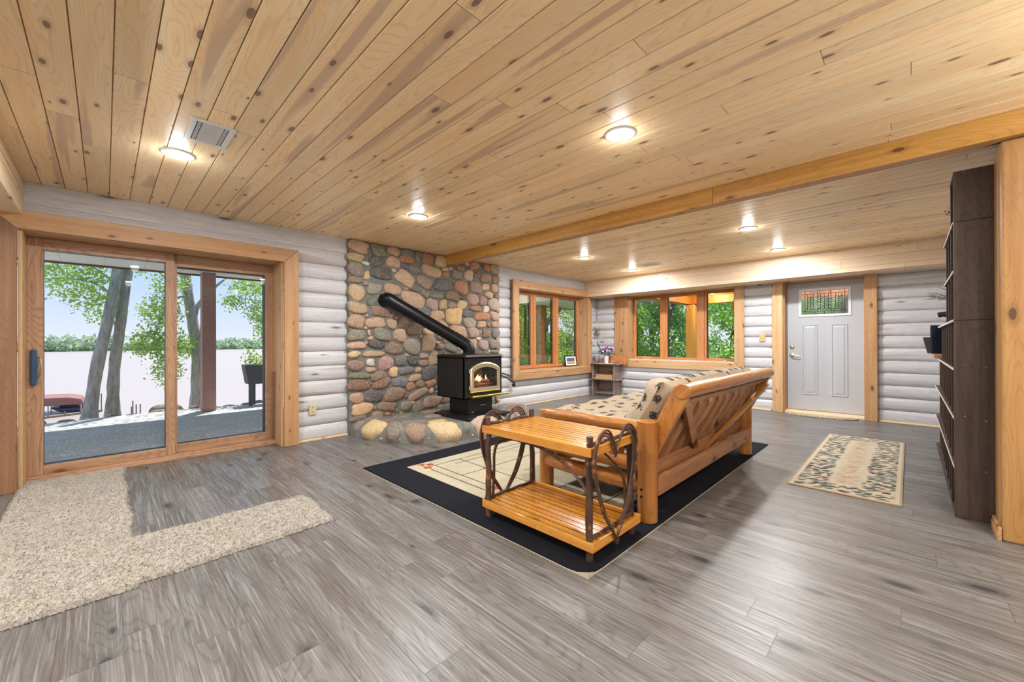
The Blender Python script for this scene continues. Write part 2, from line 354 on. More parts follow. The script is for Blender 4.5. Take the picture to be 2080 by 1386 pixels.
# ------------------------------------------------------------------ casings and frames
def mitre(par, mapf, x0, x1, z0, z1, wd, d0, d1, mats, name='casing', bottom=True, gx='X', bevel=0.004):
    """mitred boards around an outer rectangle; mapf(a,z,d)->xyz"""
    i = [(x0+wd, z0+(wd if bottom else 0)), (x1-wd, z0+(wd if bottom else 0)), (x1-wd, z1-wd), (x0+wd, z1-wd)]
    o = [(x0, z0), (x1, z0), (x1, z1), (x0, z1)]; g = 0.0006
    L_ = [('Z', [o[0], i[0], i[3], o[3]]), ('Z', [i[1], o[1], o[2], i[2]]), (gx, [i[3], i[2], o[2], o[3]])]
    if bottom: L_.append((gx, [o[0], o[1], i[1], i[0]]))
    res = []
    for ax, poly in L_:
        b = MB(); cx = sum(p[0] for p in poly)/4; cz = sum(p[1] for p in poly)/4
        b.prism([(p[0]+(g if p[0] < cx else -g), p[1]+(g if p[1] < cz else -g)) for p in poly], d0, d1, mapf)
        res.append(PT(b, name, mats[ax], par, bevel=bevel))
    return res
YP = lambda a, z, d: (a, d, z)       # plane facing -Y, depth in y
XP = lambda a, z, d: (d, a, z)       # plane facing -X, depth in x
def frame(par, mapf, x0, x1, z0, z1, wl, wr, wb, wt, d0, d1, mats, name, gx='X', bevel=0.003):
    for ax, (a0, a1, c0, c1) in (('Z', (x0, x0+wl, z0, z1)), ('Z', (x1-wr, x1, z0, z1)), (gx, (x0+wl, x1-wr, z0, z0+wb)), (gx, (x0+wl, x1-wr, z1-wt, z1))):
        b = MB(); b.prism([(a0, c0), (a1, c0), (a1, c1), (a0, c1)], d0, d1, mapf); PT(b, name, mats[ax], par, bevel=bevel)
def slab(par, mapf, a0, a1, z0, z1, d0, d1, mat, name, bevel=0.0, **k):
    b = MB(); b.prism([(a0, z0), (a1, z0), (a1, z1), (a0, z1)], d0, d1, mapf); return PT(b, name, mat, par, bevel=bevel, **k)

# --- sliding glass door
sl = thing('door_1', 'wide cedar framed sliding glass door facing the lake', 'sliding door', (0.45, 5.2, 0), kind='structure')
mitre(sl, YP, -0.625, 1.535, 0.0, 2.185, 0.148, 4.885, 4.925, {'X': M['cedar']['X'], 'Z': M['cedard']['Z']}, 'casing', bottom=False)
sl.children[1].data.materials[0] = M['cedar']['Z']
b = MB(); b.box(-0.4755, -0.452, 4.925, 5.25, 0.0, 2.05); PT(b, 'jamb', M['cedarp']['Z'], sl, bevel=0.003)
b = MB(); b.box(1.365, 1.3865, 4.925, 5.25, 0.0, 2.05); PT(b, 'jamb', M['cedarp']['Z'], sl, bevel=0.003)
b = MB(); b.box(-0.4755, 1.3865, 4.925, 5.25, 2.0365, 2.055); PT(b, 'head_jamb', M['cedarp']['X'], sl, bevel=0.003)
b = MB(); b.box(-0.452, 1.365, 5.145, 5.3, 0.0, 0.045); b.box(-0.452, 1.365, 5.12, 5.145, 0.0, 0.022); PT(b, 'sill', M['fir']['X'], sl, bevel=0.003)
frame(sl, YP, -0.452, 0.487, 0.046, 2.034, 0.088, 0.068, 0.075, 0.096, 5.17, 5.215, M['fir'], 'sliding_sash')
frame(sl, YP, 0.470, 1.365, 0.046, 2.034, 0.04, 0.075, 0.085, 0.118, 5.222, 5.265, M['fir'], 'fixed_sash')
b = MB(); b.box(-0.37, 0.425, 5.19, 5.196, 0.115, 1.945); PT(b, 'pane', M['glass'], sl)
b = MB(); b.box(0.505, 1.295, 5.24, 5.246, 0.125, 1.92); PT(b, 'pane', M['glass'], sl)
frame(sl, YP, -0.375, 0.43, 0.11, 1.95, 0.010, 0.012, 0.010, 0.008, 5.216, 5.29, {a: M['blackclad'] for a in 'XZ'}, 'outer_cladding', bevel=0)
frame(sl, YP, 0.500, 1.30, 0.12, 1.925, 0.010, 0.014, 0.006, 0.014, 5.266, 5.35, {a: M['blackclad'] for a in 'XZ'}, 'outer_cladding', bevel=0)
b = MB(); b.box(-0.432, -0.396, 5.135, 5.17, 0.80, 1.10); hd_ = PT(b, 'handle', M['navy'], sl, bevel=0.012)
b = MB(); b.tube(crom([(-0.40, 5.15, 1.04), (-0.378, 5.13, 1.02), (-0.372, 5.12, 0.95), (-0.38, 5.13, 0.88), (-0.40, 5.15, 0.86)]), 0.006, 8); PT(b, 'handle_grip', M['chrome'], hd_, smooth=True)
b = MB(); b.box(1.342, 1.363, 5.155, 5.2, 0.055, 0.82); s1 = PT(b, 'screen_stop', M['cedard']['Z'], sl, bevel=0.003)

# --- window 1 (lake wall)
w1 = thing('window_1', 'three pane cedar framed window right of the stove', 'window', (6.2, 5.1, 1.35), kind='structure')
mitre(w1, YP, 4.985, 7.415, 0.475, 2.245, 0.15, 4.89, 4.93, {'X': M['cedar']['X'], 'Z': M['cedar']['Z']})
b = MB(); b.box(5.12, 5.1355, 4.93, 5.22, 0.60, 2.12); PT(b, 'jamb', M['cedar']['Z'], w1)
b = MB(); b.box(7.262, 7.28, 4.93, 5.22, 0.60, 2.12); PT(b, 'jamb', M['cedarp']['Z'], w1)
b = MB(); b.box(5.12, 7.28, 4.93, 5.22, 2.094, 2.12); PT(b, 'head_jamb', M['cedarp']['X'], w1)
b = MB(); b.box(5.136, 7.262, 4.885, 5.22, 0.59, 0.632); PT(b, 'sill', M['cedarp']['X'], w1, bevel=0.006)
w1p = [(5.137, 5.76), (5.80, 6.44), (6.50, 7.26)]
frame(w1, YP, 5.137, 7.262, 0.632, 2.094, 0.02, 0.02, 0.02, 0.02, 5.15, 5.22, M['sash'], 'window_frame')
for q, (a0, a1) in enumerate(w1p):
    if q: b = MB(); b.box(w1p[q-1][1], a0, 5.12, 5.215, 0.64, 2.09); PT(b, 'mullion', M['sash']['Z'], w1, bevel=0.004)
    frame(w1, YP, a0+(0.012 if q == 0 else 0), a1, 0.645, 2.085, 0.05, 0.05, 0.06, 0.05, 5.13, 5.175, M['sash'], 'sash')
    b = MB(); b.box(a0+0.05, a1-0.05, 5.15, 5.155, 0.70, 2.04); PT(b, 'pane', M['glass'], w1)
    frame(w1, YP, a0+0.045, a1-0.045, 0.70, 2.04, 0.012, 0.012, 0.008, 0.008, 5.177, 5.215, {a: M['blackclad'] for a in 'XZ'}, 'screen_frame', bevel=0)
def crank(par, M4):
    b = MB(); b.box(-0.07, 0.07, -0.018, 0.012, 0, 0.012, M4); o = PT(b, 'crank_base', M['chrome'], par, bevel=0.004)
    b = MB(); b.tube([M4 @ Vector(p) for p in ((-0.04, -0.01, 0.012), (-0.03, -0.03, 0.026), (0.03, -0.035, 0.024), (0.06, -0.03, 0.018))], 0.007, 8); PT(b, 'crank_handle', M['chrome'], o, smooth=True)
crank(w1, Matrix.Translation((7.15, 5.118, 0.632)))

# --- window 2 (forest wall)
w2 = thing('window_2', 'wide three pane cedar framed window facing the forest', 'window', (7.9, 3.2, 1.4), kind='structure')
b = MB(); b.prism([(2.02, 0.62), (2.17, 0.77), (2.17, 2.10), (2.02, 2.10)], 7.69, 7.725, XP); PT(b, 'casing', M['cedarp']['Z'], w2, bevel=0.004)
b = MB(); b.prism([(4.20, 0.77), (4.51, 0.62), (4.51, 2.10), (4.20, 2.10)], 7.69, 7.725, XP); PT(b, 'casing', M['cedar']['Z'], w2, bevel=0.004)
b = MB(); b.prism([(2.021, 0.618), (4.51, 0.618), (4.20, 0.768), (2.169, 0.768)], 7.69, 7.725, XP); PT(b, 'casing', M['cedarp']['Y'], w2, bevel=0.004)
b = MB(); b.box(7.725, 8.1, 4.20, 4.23, 0.77, 2.12); PT(b, 'jamb', M['cedar']['Z'], w2)
b = MB(); b.box(7.725, 8.1, 2.14, 2.17, 0.77, 2.12); PT(b, 'jamb', M['cedar']['Z'], w2)
b = MB(); b.box(7.71, 8.1, 2.17, 4.20, 0.745, 0.77); PT(b, 'sill', M['cedarp']['Y'], w2, bevel=0.003)
b = MB(); b.box(7.725, 8.1, 2.17, 4.20, 2.09, 2.115); PT(b, 'head_jamb', M['cedar']['Y'], w2, bevel=0.003)
w2p = [(2.175, 2.76), (2.86, 3.51), (3.585, 4.195)]
frame(w2, XP, 2.171, 4.199, 0.77, 2.09, 0.02, 0.02, 0.02, 0.02, 7.99, 8.09, M['sash'], 'window_frame', 'Y')
for q, (a0, a1) in enumerate(w2p):
    if q: b = MB(); b.box(7.95, 8.085, w2p[q-1][1], a0, 0.775, 2.085); PT(b, 'mullion', M['sash']['Z'], w2, bevel=0.004)
    ww = 0.037
    frame(w2, XP, a0, a1, 0.775, 2.085, ww, ww, 0.055, 0.045, 7.96, 8.01, M['sash'], 'sash', 'Y')
    b = MB(); b.box(7.985, 7.99, a0+ww, a1-ww, 0.83, 2.04); PT(b, 'pane', M['glass'], w2)
    frame(w2, XP, a0+ww-0.006, a1-ww+0.006, 0.822, 2.048, 0.012, 0.012, 0.008, 0.008, 8.012, 8.05, {a: M['blackclad'] for a in 'YZ'}, 'screen_frame', 'Y', bevel=0)
for yy in (4.02, 2.38): crank(w2, Matrix.Translation((7.95, yy, 0.77)) @ Matrix.Rotation(-PI/2, 4, 'Z'))

# --- entry door
d2 = thing('door_2', 'pale grey entry door with a leaded glass light', 'entry door', (7.9, 0.95, 0), kind='structure')
b = MB(); b.box(7.66, 7.72, 1.452, 1.60, 0, 2.10); PT(b, 'casing', M['cedarp']['Z'], d2, bevel=0.005)
b = MB(); b.box(7.66, 7.72, 0.325, 0.468, 0, 2.10); PT(b, 'casing', M['cedar']['Z'], d2, bevel=0.005)
b = MB(); b.box(7.72, 8.0, 1.436, 1.48, 0, 2.10); PT(b, 'jamb', M['cedar']['Z'], d2)
b = MB(); b.box(7.72, 8.0, 0.42, 0.468, 0, 2.10); PT(b, 'jamb', M['cedar']['Z'], d2)
b = MB(); b.box(7.68, 8.0, 0.42, 1.48, 2.085, 2.13); PT(b, 'head_jamb', M['cedar']['Y'], d2, bevel=0.003)
b = MB(); b.box(7.70, 8.0, 0.468, 1.436, 0.0, 0.035); PT(b, 'threshold', M['pine']['Y'], d2, bevel=0.004)
# leaf with an opening for the glass and two raised panels
DX = 7.915
b = MB(); gy0, gy1, gz0, gz1 = 0.655, 1.245, 1.565, 1.945
for y0, y1, z0, z1 in ((0.472, gy0, 0.045, 2.08), (gy1, 1.432, 0.045, 2.08), (gy0, gy1, 0.045, gz0), (gy0, gy1, gz1, 2.08)): b.box(DX, DX+0.045, y0, y1, z0, z1)
leaf = PT(b, 'door_leaf', M['doorw'], d2)
def ring(b, y0, y1, z0, z1, lv):                        # nested rectangular steps (offset inward, depth)
    prev = None
    for off, dx in lv:
        r = [(DX-dx, y0+off, z0+off), (DX-dx, y1-off, z0+off), (DX-dx, y1-off, z1-off), (DX-dx, y0+off, z1-off)]
        if prev: b.add(prev+r, [(i, (i+1) % 4, 4+(i+1) % 4, 4+i) for i in range(4)])
        prev = r
    b.add(prev, [(0, 1, 2, 3)])
for y0, y1 in ((0.665, 0.87), (1.03, 1.235)):
    b = MB(); ring(b, y0, y1, 0.29, 1.41, [(0, 0.001), (0.006, 0.010), (0.016, 0.010), (0.022, 0.0015), (0.032, 0.0015), (0.05, 0.009)]); PT(b, 'raised_panel', M['doorw'], leaf)
b = MB(); ww = 0.032
for y0, y1, z0, z1 in ((gy0-ww, gy0+0.004, gz0-ww, gz1+ww), (gy1-0.004, gy1+ww, gz0-ww, gz1+ww), (gy0, gy1, gz0-ww, gz0+0.004), (gy0, gy1, gz1-0.004, gz1+ww)): b.box(DX-0.014, DX+0.001, y0, y1, z0, z1)
PT(b, 'light_frame', M['white'], leaf, bevel=0.004)
def stained():
    t = NT('textured_pale_glass'); t.t.nodes.remove(t.b); o = t.obj(); v = t.vor(o, 90); n = t.noise(o, 60, 2)
    bp = t.bump(t.m('ADD', v.outputs['Distance'], n), 0.5, 0.002)
    g = t.n('BsdfRefraction'); g.inputs['IOR'].default_value = 1.12; g.inputs['Roughness'].default_value = 0.03; g.inputs['Color'].default_value = (0.95, 1, 0.92, 1); t.L(bp, g.inputs['Normal'])
    gl = t.n('BsdfGlossy'); gl.inputs['Roughness'].default_value = 0.15; t.L(bp, gl.inputs['Normal'])
    mx = t.n('MixShader'); mx.inputs[0].default_value = 0.1; t.L(g.outputs[0], mx.inputs[1]); t.L(gl.outputs[0], mx.inputs[2]); t.L(mx.outputs[0], t.out.inputs[0]); return t.mat
b = MB(); b.add([(DX+0.015, gy0, gz0), (DX+0.015, gy1, gz0), (DX+0.015, gy1, gz1), (DX+0.015, gy0, gz1)], [(0, 1, 2, 3)])
gp = PT(b, 'leaded_glass', stained(), d2, fixn=False)
b = MB()
def came(p, q, r=0.003): b.cyl((DX+0.008, p[0], p[1]), (DX+0.008, q[0], q[1]), r, n=6)
W_, H_ = gy1-gy0, gz1-gz0
g = lambda u, v: (gy1-u*W_, gz0+v*H_)
for u in (0.08, 0.92): came(g(u, 0), g(u, 1))
for v in (0.86, 0.14): came(g(0, v), g(1, v))
came(g(0.08, 0.22), g(0.92, 0.22)); came(g(0.08, 0.72), g(0.20, 0.72)); came(g(0.80, 0.72), g(0.92, 0.72))
for cx in (0.2, 0.5, 0.8):
    hw = 0.065 if cx != 0.5 else 0.085
    for s_ in (-1, 1): came(g(cx+s_*hw, 0.22), g(cx+s_*hw, 0.86))
    came(g(cx, 0.22), g(cx, 0.8))
    for k in range(6):
        v0 = 0.25+k*0.085
        for s_ in (-1, 1): came(g(cx+s_*hw, v0+0.09), g(cx, v0))
for u in (0.36, 0.64):
    came(g(u, 0.0), g(u, 1))
    for k in range(5): came(g(u, 0.25+0.13*k), g(u+(0.055 if u < 0.5 else -0.055), 0.25+0.13*k))
for u in (0.3, 0.5, 0.7): came(g(u, 0), g(u, 0.14)); 
for u in (0.4, 0.6): came(g(u, 0.86), g(u, 1))
PT(b, 'leading', M['dark'], gp)
b = MB(); T = Matrix.Translation((DX, 1.37, 1.05)) @ Matrix.Rotation(-PI/2, 4, 'Y')
b.lathe([(0.033, 0), (0.033, 0.008), (0.024, 0.018), (0.012, 0.024)], n=20, M=T); PT(b, 'deadbolt', M['brass'], leaf, smooth=True)
b = MB(); T = Matrix.Translation((DX, 1.37, 0.915)) @ Matrix.Rotation(-PI/2, 4, 'Y')
b.lathe([(0.034, 0), (0.034, 0.008), (0.022, 0.016), (0.012, 0.02), (0.012, 0.05)], n=20, M=T)
b.tube([(DX-0.048, 1.37, 0.915), (DX-0.052, 1.34, 0.918), (DX-0.05, 1.30, 0.912), (DX-0.05, 1.255, 0.902)], [0.011, 0.009, 0.008, 0.006], 8); PT(b, 'door_handle', M['brass'], leaf, smooth=True)

# ------------------------------------------------------------------ ceiling lamps, vents, outlets
lamps = [(0.35, 3.52), (2.235, 1.265), (2.24, 3.55), (5.13, 1.30), (6.62, 1.31), (5.15, 3.53), (6.66, 3.54), (0.35, 1.27), (0.35, -1.1), (2.24, -1.1), (-1.9, 3.5), (-1.9, 1.27), (-1.9, -1.1)]  # those after the labelled ones are unseen, added for more light
llab = ['round recessed ceiling light beside the white ceiling vent near the glass doors', 'large looking round recessed ceiling light in the middle of the ceiling', 'round recessed ceiling light in front of the fireplace', 'round recessed ceiling light beyond the beam above the small runner rug',
        'round recessed ceiling light nearest the entry door', 'round recessed ceiling light beyond the beam near the left window', 'round recessed ceiling light beside the far ceiling vent']
lens_m = M['lens']
for i, (x, y) in enumerate(lamps):
    z = 2.15-0.002 if False else CZ
    t = thing('recessed_light', llab[i] if i < 7 else 'added recessed ceiling light, unseen, brightening the room from behind the viewer', 'ceiling light', (x, y, z), group='recessed ceiling lights')
    b = MB(); b.lathe([(0.058, -0.004), (0.064, -0.012), (0.09, -0.009), (0.096, 0.0), (0.06, 0.0)], n=32); o = b.build('trim_ring', M['white'], t, smooth=True, angle=60)
    b = MB(); b.lathe([(0.002, -0.010), (0.045, -0.009), (0.0595, -0.005), (0.0595, -0.002)], n=28); b.build('lens', lens_m, t, smooth=True)
    ld = bpy.data.lights.new('lamp', 'AREA'); ld.shape = 'DISK'; ld.size = 0.11; ld.energy = LAMP_W*(1.35 if x > 4 else 0.95); ld.color = LAMP_COL; ld.spread = PI
    lo = bpy.data.objects.new('lamp', ld); C.objects.link(lo); lo.parent = t; lo.location = (0, 0, -0.013)
    ld = bpy.data.lights.new('added_ceiling_glow', 'POINT'); ld.shadow_soft_size = 0.05; ld.energy = 1.5; ld.color = LAMP_COL; lo = bpy.data.objects.new('added_ceiling_glow', ld); C.objects.link(lo); lo.parent = t; lo.location = (0, 0, -0.06)  # added point light below the lens, brightens the ceiling around it
for k_, (x, y) in enumerate(((-1.5, 2.7), (-1.2, -0.9), (2.3, -1.6))):      # added unseen torchieres, fill light for the ceiling
    t = thing('floor_lamp', 'added tall black torchiere, unseen ceiling fill light behind the viewer', 'floor lamp', (x, y, 0), group='added fill torchieres')
    b = MB(); b.lathe([(0.001, 0), (0.14, 0.001), (0.14, 0.02), (0.02, 0.035)], n=28); b.build('base', M['black'], t, smooth=True)
    b = MB(); b.cyl((0, 0, 0.03), (0, 0, 1.62), 0.011, n=12); b.build('pole', M['black'], t, smooth=True)
    b = MB(); b.lathe([(0.02, 1.60), (0.08, 1.62), (0.16, 1.70), (0.155, 1.70), (0.075, 1.63), (0.001, 1.615)], n=28); b.build('shade', M['white'], t, smooth=True)
    ld = bpy.data.lights.new('lamp', 'AREA'); ld.shape = 'DISK'; ld.size = 0.12; ld.energy = 22 if k_ == 0 else 38; ld.color = LAMP_COL; lo = bpy.data.objects.new('lamp', ld); C.objects.link(lo); lo.parent = t; lo.location = (0, 0, 1.66); lo.rotation_euler = (PI, 0, 0)
def vent(loc, rz, lab, lx=0.30, ly=0.17):
    t = thing('ceiling_vent', lab, 'vent', loc, rz, group='ceiling vents')
    b = MB(); 
    for a in ((-lx/2, lx/2, -ly/2, -ly/2+0.03), (-lx/2, lx/2, ly/2-0.03, ly/2), (-lx/2, -lx/2+0.03, -ly/2+0.03, ly/2-0.03), (lx/2-0.03, lx/2, -ly/2+0.03, ly/2-0.03)): b.box(*a, -0.008, 0.0)
    b.build('vent_frame', M['white'], t, bevel=0.002)
    b = MB(); b.box(-lx/2+0.028, lx/2-0.028, -ly/2+0.028, ly/2-0.028, -0.0022, -0.0008); b.build('backing', M['dark'], t)
    b = MB()
    for k in range(11):
        x = -lx/2+0.045+k*(lx-0.09)/10; T = Matrix.Translation((x, 0, -0.006)) @ Matrix.Rotation(1.15, 4, 'Y'); b.box(-0.0065, 0.0065, -ly*0.24, ly*0.24, -0.0008, 0.0008, T)
    for s_ in (-1, 1):
        for q in range(3): b.box(-lx/2+0.03, lx/2-0.03, s_*(ly*0.27+q*0.006)-0.0015, s_*(ly*0.27+q*0.006)+0.0015, -0.007, -0.003)
    b.build('louver', M['white'], t)
    return t
vent((0.455, 3.045, CZ), PI/2*0+0.0, 'white metal ceiling vent beside the light near the glass doors', 0.20, 0.34) if False else vent((0.452, 3.04, CZ), PI/2, 'white metal ceiling vent beside the light near the glass doors', 0.34, 0.215)
vent((6.40, 3.07, CZ), PI/2, 'white metal ceiling vent far across the room by the forest window', 0.32, 0.2)
def outlet(mapf, a, z, lab, mat, kind='outlet', wd=0.078, hg=0.122):
    p = mapf(a, z, 0); t = thing('wall_outlet' if kind == 'outlet' else 'light_switch', lab, 'outlet' if kind == 'outlet' else 'switch', p, group='wall plates')
    ax = 1 if mapf is PYA else 0
    def bx(a0, a1, z0, z1, d0, d1):
        q = MB()
        if ax: q.box(a0, a1, -d1, -d0, z0, z1)
        else: q.box(-d1, -d0, a0, a1, z0, z1)
        return q
    cp = bx(-wd/2, wd/2, -hg/2, hg/2, -0.03, 0.006).build('cover_plate', mat, t, bevel=0.003)
    if kind == 'outlet':
        for s_ in (-0.028, 0.028):
            q = bx(-0.013, 0.013, s_-0.016, s_+0.016, 0.006, 0.0072)
            sk_ = q.build('socket', mat, cp, bevel=0.0005); q = MB(); q.cm = 0
            for dx in (-0.006, 0.006):
                r = bx(dx-0.0018, dx+0.0018, s_-0.006, s_+0.008, 0.0072, 0.0078); q.add(r.v, r.f)
            r = bx(-0.003, 0.003, s_-0.013, s_-0.009, 0.0072, 0.0078); q.add(r.v, r.f); q.build('slots', M['dark'], cp)
    else:
        for dx in (-0.018, 0.018):
            bx(dx-0.004, dx+0.004, -0.012, 0.012, 0.006, 0.014).build('toggle', M['brass'], cp)
    return t
PYA = lambda a, z, d: (a, YA-0.042-d, z); PXB = lambda a, z, d: (XB-0.042-d, a, z)
outlet(PYA, 1.705, 0.365, 'ivory wall outlet on the logs between glass doors and fireplace', M['ivory'])
outlet(PYA, 5.0, 0.365, 'white wall outlet with black cord right of the stove', M['white'])
outlet(PXB, 1.75, 0.38, 'white wall outlet below the switch left of the entry door', M['white'])
outlet(PXB, 1.75, 1.2, 'tan double light switch left of the entry door', M['tanp'], 'switch', 0.085, 0.12)
outlet(PXB, 4.40, 0.34, 'small white outlet on the logs beside the rustic corner shelf', M['white'], wd=0.07, hg=0.11)

# ------------------------------------------------------------------ fieldstone wall and hearth
TONE = dict(t=(194,164,136), o=(182,134,102), p=(170,142,128), g=(138,132,122), d=(92,92,92), e=(130,130,114), n=(96,106,94), b=(144,122,104), w=(208,200,182), y=(204,176,136), Y=(216,180,128), r=(142,108,96), u=(110,116,118), q=(186,168,154))
def stone_mat():
    t = NT('fieldstone'); at = t.n('Attribute'); at.attribute_name = 'tone'; o = t.obj()
    n1 = t.noise(o, 55, 4, 0.7); n2 = t.noise(o, 9, 3); v = t.vor(o, 130)
    c = t.mix(t.mr(n1, 0.52, 0.7, 0, 0.55), at.outputs['Color'], srgb(70, 60, 54)); c = t.mix(t.mr(n1, 0.48, 0.3, 0, 0.45), c, srgb(222, 204, 180))
    c = t.mix(t.mr(n2, 0.5, 0.72, 0, 0.3), c, srgb(160, 108, 78))
    c = t.mix(t.mr(v.outputs['Distance'], 0.15, 0.32, 0.22, 0), c, srgb(48, 44, 42))
    h = t.m('ADD', t.m('MULTIPLY', n2, 0.8), t.m('MULTIPLY', n1, 0.5)); return t.set(c, 0.75, 0, t.bump(h, 0.7, 0.012), 0.3)
def mortar_mat(name, a, b_):
    t = NT(name); o = t.obj(); n = t.noise(o, 24, 5, 0.65); n2 = t.noise(o, 3, 2)
    c = t.mix(t.mr(n, 0.3, 0.7), srgb(*a), srgb(*b_)); c = t.mix(t.mr(n2, 0.4, 0.7, 0, 0.5), c, srgb(122, 108, 94))
    return t.set(c, 0.85, 0, t.bump(n, 0.6, 0.01), 0.2)
M['stone'] = stone_mat(); M['mortar'] = mortar_mat('grey_mortar', (110, 112, 107), (134, 134, 128))
def stone(b, ctr, U_, V_, N_, w, h, ang, col, dep, rr, boxy=2.6, n=18):
    """rounded irregular pebble: half-width vectors in U_/V_, rising along N_"""
    ph = [rr.random()*6.28 for _ in range(4)]; am = [0.07, 0.05, 0.03, 0.02]
    ca, sa = math.cos(ang), math.sin(ang); rings = [(1.0, -0.6), (1.0, 0.1), (0.96, 0.45), (0.86, 0.74), (0.66, 0.93), (0.36, 1.0)]
    vs = []; cx, cy = (rr.random()-0.5)*0.25, (rr.random()-0.5)*0.25
    for s, z in rings:
        for j in range(n):
            a = 2*PI*j/n; r = (abs(math.cos(a))**boxy+abs(math.sin(a))**boxy)**(-1/boxy)
            r *= 1+sum(am[q]*math.sin((q+2)*a+ph[q]) for q in range(4))*(1.3)
            x, y = math.cos(a)*r*s*w/2+cx*w/2*(1-s), math.sin(a)*r*s*h/2+cy*h/2*(1-s); x, y = x*ca-y*sa, x*sa+y*ca
            vs.append(ctr+U_*x+V_*y+N_*(dep*z))
    vs.append(ctr+U_*(cx*w/2*.8)+V_*(cy*h/2*.8)+N_*(dep*1.02)); fs = []; k = len(rings)
    for i in range(k-1):
        for j in range(n): fs.append((i*n+j, i*n+(j+1) % n, (i+1)*n+(j+1) % n, (i+1)*n+j))
    fs += [((k-1)*n+j, (k-1)*n+(j+1) % n, k*n) for j in range(n)]
    b.add(vs, fs); m = 1+(rr.random()-0.5)*0.16; c = srgb(*[min(255, v*m*(1+(rr.random()-0.5)*0.05)) for v in col])
    if b.col is None: b.col = []
    b.col += [c]*len(vs)
